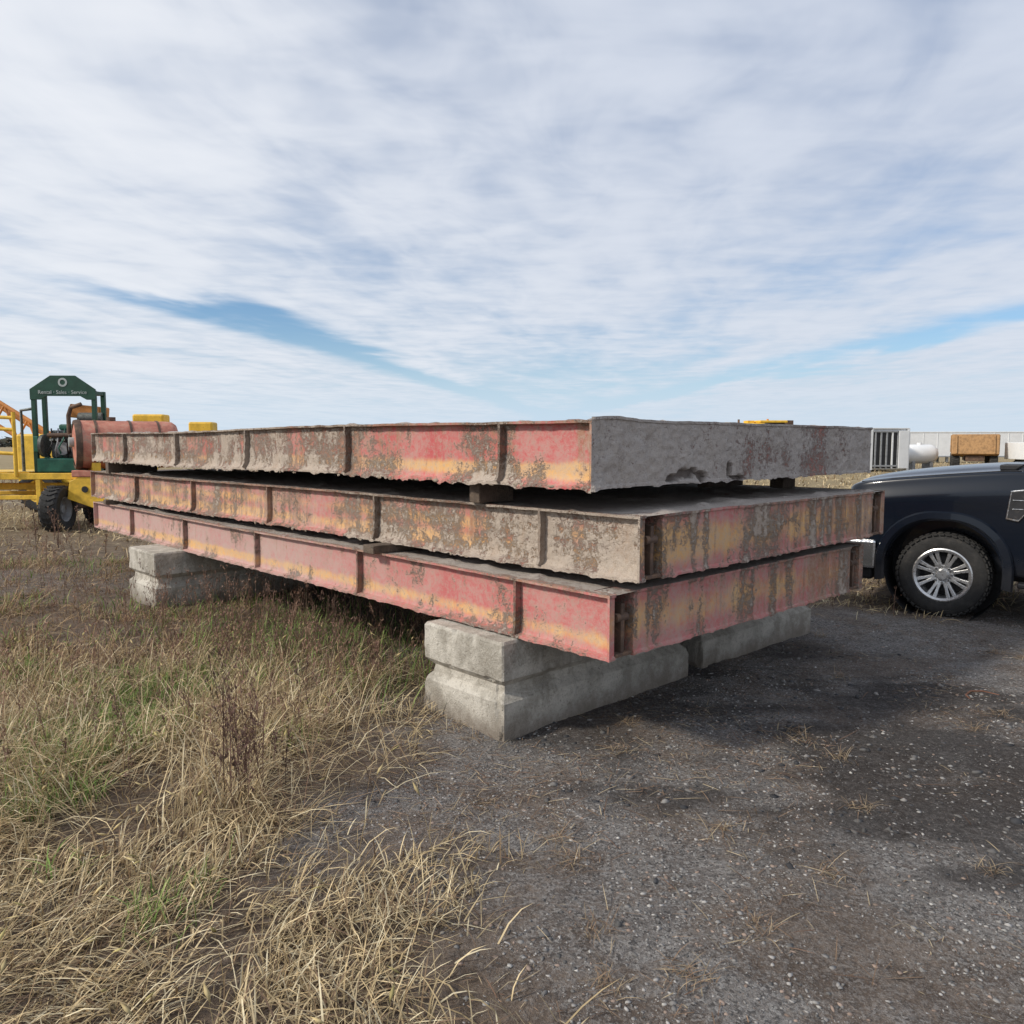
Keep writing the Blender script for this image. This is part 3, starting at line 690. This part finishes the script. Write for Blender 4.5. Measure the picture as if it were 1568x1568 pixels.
body=loft('body',[(.90,.80,.66,1.18,.08,.02),(.87,.90,.60,1.24,.08,.035),(.78,.97,.54,1.285,.07,.05),(.45,.985,.50,1.33,.07,.065),(0,.995,.48,1.375,.07,.075),(-.45,1.0,.44,1.415,.07,.075),(-.62,1.0,.42,1.42,.07,.05),(-1.5,1.0,.42,1.40,.06,.0),(-2.9,1.0,.42,1.37,.06,.0),(-4.2,1.0,.48,1.37,.06,.0),(-5.0,.99,.52,1.37,.06,.0),(-5.03,.97,.55,1.35,.06,.0)],paint,tr)
cut=[]
for wx in (0,-4.06):
    for s_ in (1,-1):
        cc_=cyl('cutter',(wx,s_*.62,.44),(wx,s_*1.3,.44),.50,None,tr,seg=48);cut.append(cc_)
        md=body.modifiers.new('c','BOOLEAN');md.object=cc_;md.operation='DIFFERENCE';md.solver='EXACT'
bpy.context.view_layer.update();bakemods(body,28)
for c_ in cut: bpy.data.objects.remove(c_)
for wx in (0,-4.06):
    for s_ in (1,-1):
        lathe('wheel_well_liner',[(.0,s_*.58),(.505,s_*.58),(.505,s_*.97)],blk,tr,40,'Y',(wx,0,.44))
        V=[];F=[];k_=26
        for i in range(k_+1):
            a=R(-12)+R(204)*i/k_
            for rr_,yy in ((.495,.985),(.495,1.018),(.515,1.04),(.57,1.035),(.585,1.012)):
                sq=1+.05*abs(math.sin(2*a))
                V.append((wx+rr_*sq*math.cos(a),s_*yy,.44+rr_*sq*math.sin(a)))
        for i in range(k_):
            for j in range(4):F.append((i*5+j,i*5+j+1,i*5+j+6,i*5+j+5))
        ob=fmesh('wheel_arch_flare',V,F,paint,tr,smooth=True);ob.data.set_sharp_from_angle(angle=R(35))
        wheel(tr,wx,s_*.80,s_)
bm=bmesh.new()
P0=[(-.50,1.38),(-1.25,1.90),(-1.55,1.955),(-2.55,1.955),(-2.80,1.88),(-2.93,1.36)]
vsL=[];vsR=[]
for x,z in P0:
    y=.93-(z-1.36)*.30
    vsL.append(bm.verts.new((x,y,z)));vsR.append(bm.verts.new((x,-y,z)))
bm.faces.new(vsL);bm.faces.new(vsR[::-1])
for i in range(6):
    j=(i+1)%6;bm.faces.new((vsL[i],vsR[i],vsR[j],vsL[j]))
bmobj('cab',bm,paint,tr,.04,seg=3)
for s_ in (1,-1):
    def gy(z):return s_*(.93-(z-1.36)*.30+.006)
    for nm,pl in (('front_side_window',[(-.82,1.41),(-1.32,1.83),(-1.76,1.87),(-1.76,1.41)]),('rear_side_window',[(-1.86,1.40),(-1.86,1.87),(-2.5,1.86),(-2.72,1.40)])):
        bm=bmesh.new();bm.faces.new([bm.verts.new((x,gy(z),z)) for x,z in pl]);bmobj(nm,bm,glass,tr)
bm=bmesh.new();bm.faces.new([bm.verts.new(p) for p in ((-.555,.86,1.42),(-1.19,.72,1.865),(-1.19,-.72,1.865),(-.555,-.86,1.42))]);
for v_ in bm.verts:v_.co+=Vector((.008,0,.012))
bmobj('windscreen',bm,glass,tr)
box('cowl',(-.62,-.84,1.42),(-.42,.84,1.47),blk,tr,.01)
for s_ in (1,-1):
    tube('hood_shut_line',[(.76,s_*.885,1.283),(.45,s_*.925,1.327),(0,s_*.938,1.374),(-.45,s_*.942,1.414),(-.6,s_*.945,1.418)],.005,blk,tr)
    for nm,x in (('door_seam_front',-.72),('door_seam_mid',-1.80),('door_seam_rear',-2.88)):
        box(nm,(x-.004,s_*1.004,.5),(x+.004,s_*1.018,1.30),blk,tr,0)
    box('rocker_step',(-2.9,s_*.93,.36),(-.62,s_*1.06,.41),blk,tr,.015)
    box('door_handle_front',(-1.70,s_*1.01,1.16),(-1.50,s_*1.045,1.20),chrome,tr,.012)
    box('door_handle_rear',(-2.80,s_*1.01,1.16),(-2.60,s_*1.045,1.20),chrome,tr,.012)
    cyl('mirror_arm',(-.95,s_*.98,1.42),(-.95,s_*1.2,1.47),.02,blk,tr)
    box('mirror',(-1.02,s_*1.16,1.36),(-.90,s_*1.34,1.66),blk,tr,.03)
    prism('fender_vent_surround',[(-.50,.98),(-.53,1.24),(-.66,1.26),(-.66,1.04),(-.60,.96)],s_*1.0,s_*1.030,chrome,tr,.006)
    prism('fender_vent_grille',[(-.515,.995),(-.54,1.23),(-.65,1.245),(-.65,1.045),(-.60,.98)],s_*1.01,s_*1.034,blk,tr,.003)
    for i in range(2):box('vent_bar_%d'%i,(-.635,s_*1.02,1.07+i*.08),(-.55,s_*1.039,1.08+i*.08),chrome,tr,.003)
    prism('headlight',[(.905,.80),(.905,1.12),(.74,1.16),(.66,1.13),(.68,.92),(.74,.80)],s_*.70,s_*.985,lampg,tr,.03)
    prism('headlight_bezel',[(.895,.78),(.895,1.14),(.73,1.18),(.645,1.145),(.665,.90),(.73,.78)],s_*.72,s_*.975,blk,tr,.02)
    box('tow_hook',(.98,s_*.40-.03,.50),(1.06,s_*.40+.03,.56),blk,tr,.015)
    box('belt_trim',(-2.9,s_*.95,1.375),(-.75,s_*.985,1.392),chrome,tr,.006)
box('grille_surround',(.84,-.70,.74),(.95,.70,1.16),chrome,tr,.03)
box('grille_mesh',(.86,-.60,.80),(.955,.60,1.10),blk,tr,.01)
for i in range(2):box('grille_bar_%d'%i,(.90,-.62,.86+i*.12),(.972,.62,.92+i*.12),chrome,tr,.015)
V=[];F=[];ys=np.linspace(-1.0,1.0,25)
pr=[(0,.40),(.06,.40),(.075,.46),(.08,.55),(.075,.66),(.05,.72),(0,.72)]
for y in ys:
    xo=.88+.10*(1-(abs(y))**3.2)-.10*max(0,abs(y)-.85)*4
    for d,z in pr:V.append((xo+d,y,z))
for i in range(24):
    for j in range(6):F.append((i*7+j,i*7+j+1,i*7+7+j+1,i*7+7+j))
ob=fmesh('front_bumper',V,F,chrome,tr,smooth=True)
md=ob.modifiers.new('so','SOLIDIFY');md.thickness=.02
for s_ in (1,-1):
    box('bumper_end',(.58,s_*.955,.42),(.93,s_*1.008,.71),chrome,tr,.03)
    box('bumper_lower_valance',(.62,s_*.3,.30),(.90,s_*.94,.43),blk,tr,.03)
box('bumper_air_dam',(.82,-.9,.27),(.93,.9,.42),blk,tr,.03)
box('rear_bumper',(-5.2,-.98,.5),(-5.03,.98,.68),chrome,tr,.03)
box('tailgate_panel',(-5.05,-.8,.75),(-5.035,.8,1.33),blk,tr,.0)
box('bed_floor_cover',(-4.98,-.9,1.36),(-2.98,.9,1.385),blk,tr,.01)
box('chassis',(-4.8,-.5,.34),(.6,.5,.6),blk,tr,.02)
cyl('front_axle',(0,-.75,.405),(0,.75,.405),.05,steel,tr);cyl('rear_axle',(-4.06,-.75,.405),(-4.06,.75,.405),.06,steel,tr)
# ------------------------------------------------------------------ pump trailer (left)
yel=mat('yellow_machine_paint',(.78,.48,.045),.55,0,.3,(.28,.16,.07),.2)
grn_=mat('green_machine_paint',(.02,.13,.085),.5,0,.25,(.12,.11,.08),.25)
dgn=mat('dark_green_frame',(.012,.06,.035),.5,0,.15,(.08,.08,.06),.2)
rtank=mat('faded_red_tank',(.50,.19,.13),.7,0,.55,(.46,.27,.19),.25)
eng=mat('grimy_engine_metal',(.15,.16,.15),.6,.4,.5,(.06,.05,.04),.5,.2,14)
org_=mat('orange_paint',(.60,.24,.06),.6,0,.3,(.25,.14,.07),.2)
wht=mat('white_lettering',(.42,.46,.44),.6,0,0)
def simplewheel(parent,x,y,z,r,w,rimc,axis='Y',nm='wheel'):
    lathe(nm+'_tyre',[(r*.55,-w*.45),(r*.62,-w*.5),(r*.92,-w*.48),(r,-w*.32),(r*.985,-w*.05),(r*.985,w*.05),(r,w*.32),(r*.92,w*.48),(r*.62,w*.5),(r*.55,w*.45)],rub,parent,36,axis,(x,y,z))
    lathe(nm+'_rim',[(r*.56,w*.44),(r*.5,w*.40),(r*.45,w*.15),(r*.2,w*.12),(r*.18,w*.3),(0,w*.3)],rimc,parent,28,axis,(x,y,z))
    lathe(nm+'_rim_back',[(r*.56,-w*.44),(r*.5,-w*.40),(r*.45,-w*.15),(r*.2,-w*.12),(r*.18,-w*.3),(0,-w*.3)],rimc,parent,28,axis,(x,y,z))
    bm=bmesh.new()
    for i in range(24):
        t_=2*math.pi*i/24
        for s_ in (-1,1):
            rot={'Y':Matrix.Rotation(t_,4,'Y')@Matrix.Translation((r,s_*w*.22,0))@Matrix.Rotation(s_*.5,4,'X'),'X':Matrix.Rotation(t_,4,'X')@Matrix.Translation((s_*w*.22,0,r))@Matrix.Rotation(s_*.5,4,'Z')}[axis]
            sc={'Y':(.05*r+.01,w*.42,.06*r),'X':(w*.42,.06*r,.05*r+.01)}[axis]
            bmesh.ops.create_cube(bm,size=1,matrix=Matrix.Translation((x,y,z))@rot@Matrix.Diagonal((*sc,1)))
    bmobj(nm+'_tread',bm,rub,parent)
gryp=mat('grey_steel',(.32,.33,.34),.6,.2,.3,(.2,.15,.1),.2)
pt=empty('pump_trailer',(-8.30,15.7,0),R(4))
for y in (-.75,.75):
    box('deck_rail',(-2.6,y-.05,.98),(.2,y+.05,1.10),yel,pt,.01)
    box('lower_rail',(-2.6,y-.04,.60),(.0,y+.04,.68),yel,pt,.01)
for x in (-2.5,-1.6,-.85,.3,1.2):
    box('cross_member',(x-.04,-.72,1.0),(x+.04,.72,1.08),yel,pt,.01)
for x in (-2.45,-1.55,-.75):
    for y in (-.75,.75):box('frame_post',(x-.045,y-.045,.5),(x+.045,y+.045,.98),yel,pt,.01)
box('drawbar',(-2.5,-.1,.75),(3.2,.1,.88),yel,pt,.01)
prism('side_frame',[(-.15,.62),(-.10,.95),(.25,1.12),(.62,1.12),(1.3,.80),(1.9,.70),(1.9,.58),(.9,.58),(.3,.45)],-.95,-.60,yel,pt,.01)
cyl('frame_hole',(.18,-.962,.80),(.18,-.955,.80),.06,blk,pt)
box('red_bracket',(-.05,-.97,1.03),(.35,-.6,1.16),rtank,pt,.02)
simplewheel(pt,-.33,-.95,.43,.43,.34,gryp,'X','front_wheel')
simplewheel(pt,-.33,.75,.43,.43,.34,gryp,'X','rear_wheel');simplewheel(pt,1.6,.75,.43,.43,.3,gryp,'X','rear_wheel_b');simplewheel(pt,1.6,-.3,.42,.42,.26,gryp,'X','front_wheel_b')
cyl('axle',(-.33,-.9,.43),(-.33,.7,.43),.06,steel,pt)
box('fuel_base',(-.88,-.55,1.10),(.02,.55,1.38),grn_,pt,.03)
box('engine_block',(-.72,-.32,1.38),(.05,.32,1.92),eng,pt,.04)
box('valve_cover',(-.62,-.2,1.92),(.0,.12,2.04),grn_,pt,.04)
box('radiator',(.03,-.42,1.40),(.13,.42,2.10),grn_,pt,.03)
for i in range(6):cyl('cylinder_port_%d'%i,(-.63+i*.11,-.32,1.7),(-.63+i*.11,-.46,1.74),.035,eng,pt)
cyl('exhaust_manifold',(-.7,-.44,1.82),(.0,-.44,1.82),.045,steel,pt)
tube('exhaust_pipe',[(-.3,-.44,1.8),(-.3,-.44,2.2),(-.25,-.44,2.35),(-.05,-.44,2.42)],.04,steel,pt)
cyl('air_filter',(-.25,-.1,2.16),(.2,-.1,2.16),.11,eng,pt)
cyl('flywheel',(-.78,-.36,1.62),(-.84,-.36,1.62),.22,eng,pt);cyl('pulley',(-.45,-.36,1.57),(-.45,-.43,1.57),.13,gryp,pt);cyl('pulley_b',(-.15,-.36,1.52),(-.15,-.43,1.52),.09,gryp,pt)
for i in range(7):
    x=-.7+i*.11;tube('hose_%d'%i,[(x,-.38,1.4),(x+.05*(i%2),-.5,1.5+.04*i),(x+.1,-.5,1.65+.05*(i%4)),(x+.02*(i%3),-.3,1.95)],.014,(blk,gryp,grn_)[i%3],pt)
box('control_panel',(-.95,-.5,1.5),(-.86,-.2,1.8),grn_,pt,.01)
box('rear_hood',(-.5,.0,2.15),(.1,.45,2.42),org_,pt,.03,rot=(0,R(6),0))
for x in (-.92,.20):
    box('arch_post',(x-.04,-.49,1.1),(x+.04,-.41,2.68),dgn,pt,.008)
    box('arch_post_back',(x-.04,-.10,1.1),(x+.04,-.02,2.68),dgn,pt,.008)
prism('arch_header',[(-.97,2.50),(-.97,2.70),(-.58,2.96),(-.12,2.96),(.25,2.70),(.25,2.50),(.08,2.50),(-.04,2.57),(-.66,2.57),(-.78,2.50)],-.50,-.47,dgn,pt,.004)
box('arch_top_back',(-.94,-.1,2.60),(.22,-.02,2.68),dgn,pt,.008)
for x in (-.92,.20):box('arch_side_rail',(x-.03,-.4,2.60),(x+.03,-.1,2.67),dgn,pt,.006)
lathe('lifting_eye',[(.05,-.02),(.085,-.02),(.085,.02),(.05,.02),(.05,-.02)],wht,pt,24,'Y',(-.35,-.485,2.83))
tx=bpy.data.curves.new('arch_text','FONT');tx.body='Rental · Sales · Service';tx.size=.10;tx.extrude=.002;tx.align_x='CENTER';tx.materials.append(wht)
to=bpy.data.objects.new('arch_text',tx);to.location=(-.36,-.506,2.61);to.rotation_euler=(R(90),0,0);link(to,pt)
tk=bpy.data.objects.new('tank',None);link(tk,pt);tk.location=(-.02,-.75,1.64);tk.rotation_euler=(0,0,R(30))
lathe('tank_shell',[(0,-.06),(.30,-.055),(.42,-.03),(.45,.02),(.46,.08),(.46,1.60),(.45,1.68),(.40,1.75),(.2,1.80),(0,1.81)],rtank,tk,48,'X',(0,0,0))
lathe('tank_end_rim',[(.40,-.05),(.46,-.05),(.475,0),(.475,.05),(.46,.06)],steel,tk,40,'X',(0,0,0))
for x in (.3,.9,1.4):lathe('tank_band',[(.462,-.02),(.472,-.02),(.472,.02),(.462,.02)],steel,tk,40,'X',(x,0,0))
cyl('tank_port',(-.14,-.05,.05),(-.05,-.05,.05),.09,wht,tk);cyl('tank_cap',(.6,0,.44),(.6,0,.53),.08,steel,tk)
box('tank_saddle',(.2,-.35,-.58),(.35,.35,-.34),yel,tk,.01);box('tank_saddle_b',(1.2,-.35,-.58),(1.35,.35,-.34),yel,tk,.01)
box('yellow_hood_rear',(.35,.9,1.9),(1.0,1.3,2.28),yel,pt,.04)
box('yellow_cover',(1.5,.9,1.6),(2.0,1.3,2.12),yel,pt,.04)
for x in (-2.5,-2.05,-1.6,-1.12):
    tube('cage_post',[(x,-.82,1.05),(x,-.82,2.25 if x>-2 else 2.1)],.035,yel,pt)
for z in (1.55,2.0,2.22):tube('cage_rail',[(-2.6,-.82,z),(-1.12,-.82,z-.08)],.035,yel,pt)
tube('cage_brace',[(-2.5,-.8,1.1),(-1.6,-.8,2.1)],.03,yel,pt)
box('deck_plate',(-2.6,-.7,1.10),(-.95,.7,1.125),yel,pt,.005)
tube('vent_stack',[(-1.25,-.3,1.12),(-1.25,-.3,2.3),(-1.0,-.3,2.34)],.03,eng,pt)
cr=empty('crane_boom',(-13.9,20,0),R(0))
tube('boom_chord_a',[(-3,0,5.2),(2.2,0,1.9)],.05,org_,cr);tube('boom_chord_b',[(-3,.5,4.9),(2.2,.5,1.6)],.05,org_,cr);tube('boom_chord_c',[(-3,0,4.5),(2.2,0,1.3)],.05,org_,cr)
for i in range(9):
    f=i/9;x=-3+5.2*f;z=5.2-3.3*f;tube('boom_lace_%d'%i,[(x,0,z),(x+.3,0,z-.85),(x+.57,0,z-.38)],.03,org_,cr)
box('boom_base',(1.6,-.5,.5),(3.0,.9,1.9),yel,cr,.05);simplewheel(cr,2.3,-.7,.5,.5,.35,yel);simplewheel(cr,2.3,1.0,.5,.5,.35,yel)
# ------------------------------------------------------------------ background right
whp=mat('white_panel',(.80,.81,.81),.5,0,.15,(.5,.48,.45),.05,.05,2)
tan=mat('tan_dump_body',(.36,.20,.08),.65,0,.35,(.2,.11,.05),.3)
cn=empty('shipping_container',(22.6,47,0),R(9))
box('container_shell',(-1.2,.1,.15),(1.2,12.2,2.55),whp,cn,.02)
bm=bmesh.new()
for i in range(44):
    for s_ in (-1,1):bmesh.ops.create_cube(bm,size=1,matrix=Matrix.Translation((s_*1.21,.35+i*.27,1.35))@Matrix.Diagonal((.05,.13,2.2,1)))
bmobj('corrugation',bm,whp,cn)
for x in (-1.2,1.2):box('corner_post',(x-.08,0,.1),(x+.08,.16,2.6),whp,cn,.01)
box('door_recess',(-1.1,.06,.2),(1.1,.099,2.45),blk,cn,0)
for i in range(6):box('door_slat_%d'%i,(-1.0+i*.37,.0,.2),(-.90+i*.37,.055,2.45),(gryp if i not in (3,5) else whp),cn,.01)
box('open_door_leaf',(.55,-.06,.2),(1.18,-.01,2.45),whp,cn,.01)
for z in (.3,2.35):box('door_rail',(-1.1,-.02,z),(.5,.0,z+.1),gryp,cn,.01)
box('container_roof',(-1.22,.0,2.56),(1.22,12.2,2.62),whp,cn,.01)
bt=empty('box_trailer',(43.5,70,0),R(-4))
box('trailer_box',(-8.8,-1.2,.6),(8.8,1.2,2.72),whp,bt,.03)
bm=bmesh.new()
for i in range(15):bmesh.ops.create_cube(bm,size=1,matrix=Matrix.Translation((-8.4+i*1.2,-1.21,1.7))@Matrix.Diagonal((.05,.03,1.9,1)))
bmobj('side_ribs',bm,whp,bt);box('top_rail',(-8.82,-1.24,2.66),(8.82,1.24,2.75),whp,bt,.01);box('bottom_rail',(-8.82,-1.24,.5),(8.82,1.24,.62),gryp,bt,.01)
for x in (4.6,5.9):
    simplewheel(bt,x,-1.0,.42,.42,.4,gryp);simplewheel(bt,x,1.0,.42,.42,.4,gryp)
box('landing_leg',(-5.1,-1,.05),(-4.9,-.8,.6),gryp,bt);box('landing_leg_b',(-5.1,.8,.05),(-4.9,1,.6),gryp,bt)
pr_=empty('propane_tank',(25.9,50,0),R(6))
lathe('tank_shell',[(0,-1.15),(.3,-1.1),(.5,-.98),(.58,-.8),(.6,-.7),(.6,.7),(.58,.8),(.5,.98),(.3,1.1),(0,1.15)],whp,pr_,40,'X',(0,0,1.02))
for x in (-.6,.6):box('saddle',(x-.1,-.45,.0),(x+.1,.45,.55),gryp,pr_,.02)
cyl('valve_dome',(0,0,1.6),(0,0,1.74),.16,whp,pr_)
dt_=empty('dump_truck',(28.8,49,0),R(-118))
prism('dump_body',[(-1.5,1.9),(-1.7,2.25),(1.4,2.25),(1.75,1.05),(1.35,.95),(-.9,1.05)],-1.25,1.25,tan,dt_,.04)
for i in range(5):
    for s_ in (-1,1):box('body_rib_%d'%i,(-1.1+i*.58,s_*1.28,1.15),(-1.0+i*.58,s_*1.2,2.2),tan,dt_,.01)
for y in (-1.0,1.0):prism('tail_rib',[(1.44,2.2),(1.50,2.2),(1.84,1.1),(1.78,1.1)],y-.04,y+.04,tan,dt_,.01)
box('canopy',(-2.1,-1.1,2.22),(-1.4,1.1,2.28),tan,dt_,.02)
box('cab',(-3.0,-1.0,.9),(-1.85,1.0,2.1),yel,dt_,.06);box('cab_window',(-2.8,-1.01,1.55),(-2.0,-1.004,2.0),glass,dt_,0);box('engine_hood',(-3.9,-.9,.8),(-3.0,.9,1.5),yel,dt_,.08);box('frame',(-3.8,-.5,.6),(1.5,.5,.95),steel,dt_,.02)
for x in (-3.3,-.2,.95):
    for y in (-1,1):simplewheel(dt_,x,y,.55,.55,.45,yel)
ut=empty('utility_truck',(31.4,46.5,0),R(-6))
box('utility_body',(-1.6,-1.1,.75),(1.6,1.1,1.75),whp,ut,.03)
for i in range(4):box('compartment_door_%d'%i,(-1.5+i*.78,-1.125,.85),(-.8+i*.78,-1.10,1.65),whp,ut,.02);box('door_latch_%d'%i,(-1.2+i*.78,-1.14,1.2),(-1.1+i*.78,-1.125,1.26),steel,ut,.004)
box('ladder_rack',(-1.6,-1.0,2.1),(1.6,-.92,2.16),gryp,ut)
for x in (-1.5,0,1.5):box('rack_post',(x-.04,-1.0,1.75),(x+.04,-.92,2.1),gryp,ut)
box('cab',(1.65,-1,.7),(2.9,1,2.15),whp,ut,.1);box('cab_glass',(1.85,-1.012,1.45),(2.6,-1.004,2.0),glass,ut,0);box('hood',(2.9,-.95,.7),(3.9,.95,1.35),whp,ut,.1)
for x in (-.7,3.2):
    for y in (-.9,.9):simplewheel(ut,x,y,.42,.42,.3,gryp)
wl=empty('wheel_loader',(14.1,45,0),R(5))
box('rear_body',(-2.2,-1.1,.9),(.0,1.1,2.82),yel,wl,.1);box('engine_grille',(-2.1,-1.12,1.2),(-.9,-1.1,2.4),blk,wl,0)
box('cab',(-.1,-.8,1.4),(1.2,.8,2.84),blk,wl,.05);box('cab_glass',(.0,-.82,1.9),(1.1,-.805,2.75),glass,wl,0);box('cab_roof',(-.3,-.9,2.84),(1.3,.9,2.98),yel,wl,.04)
box('front_frame',(1.1,-.5,.8),(2.4,.5,1.7),yel,wl,.05)
prism('bucket',[(2.9,.2),(2.8,1.3),(3.9,1.2),(4.0,.15)],-1.4,1.4,yel,wl,.03);prism('lift_arm',[(1.3,1.9),(1.5,2.1),(3.1,.8),(2.9,.6)],-.6,.6,yel,wl,.02)
for x in (-1.4,1.6):
    for y in (-1.1,1.1):simplewheel(wl,x,y,.75,.75,.55,yel)
cyl('exhaust_stack',(-1.2,0,2.8),(-1.2,0,3.05),.06,steel,wl);cyl('beacon',(.5,0,2.98),(.5,0,3.08),.06,amber,wl)
for x,h in ((-1.9,.06),(-.6,.16),(1.7,.18)):box('hood_fitting',(x-.2,-.3,2.75),(x+.2,.3,2.82+h),yel if x<0 else steel,wl,.01)
m_=20000;ang_=rng.uniform(-1.2,1.2,m_);dist=rng.uniform(480,560,m_)
hx=fbm(ang_*22,ang_*0,5,4);hmax=1.0+6.0*hx**1.5*sst(.3,.6,hx)
x=np.sin(ang_)*dist;y=np.cos(ang_)*dist;z=rng.uniform(0,1,m_)**.8*hmax
B_=np.stack([x,y,z],-1);
a_=rng.normal(0,1,(m_,3,3))*np.array([1.6,1.6,.9])
V=(B_[:,None,:]+a_).reshape(-1,3);C=np.repeat(pick(m_,[(.07,.07,.05),(.10,.085,.06),(.05,.06,.045)],[.4,.3,.3]),3,0)
V[:,2]=np.maximum(V[:,2],-.2)
fmesh('distant_trees',V,np.arange(m_*3).reshape(-1,3),stoneM,attr={'col':C})
print('objects',len(bpy.data.objects))
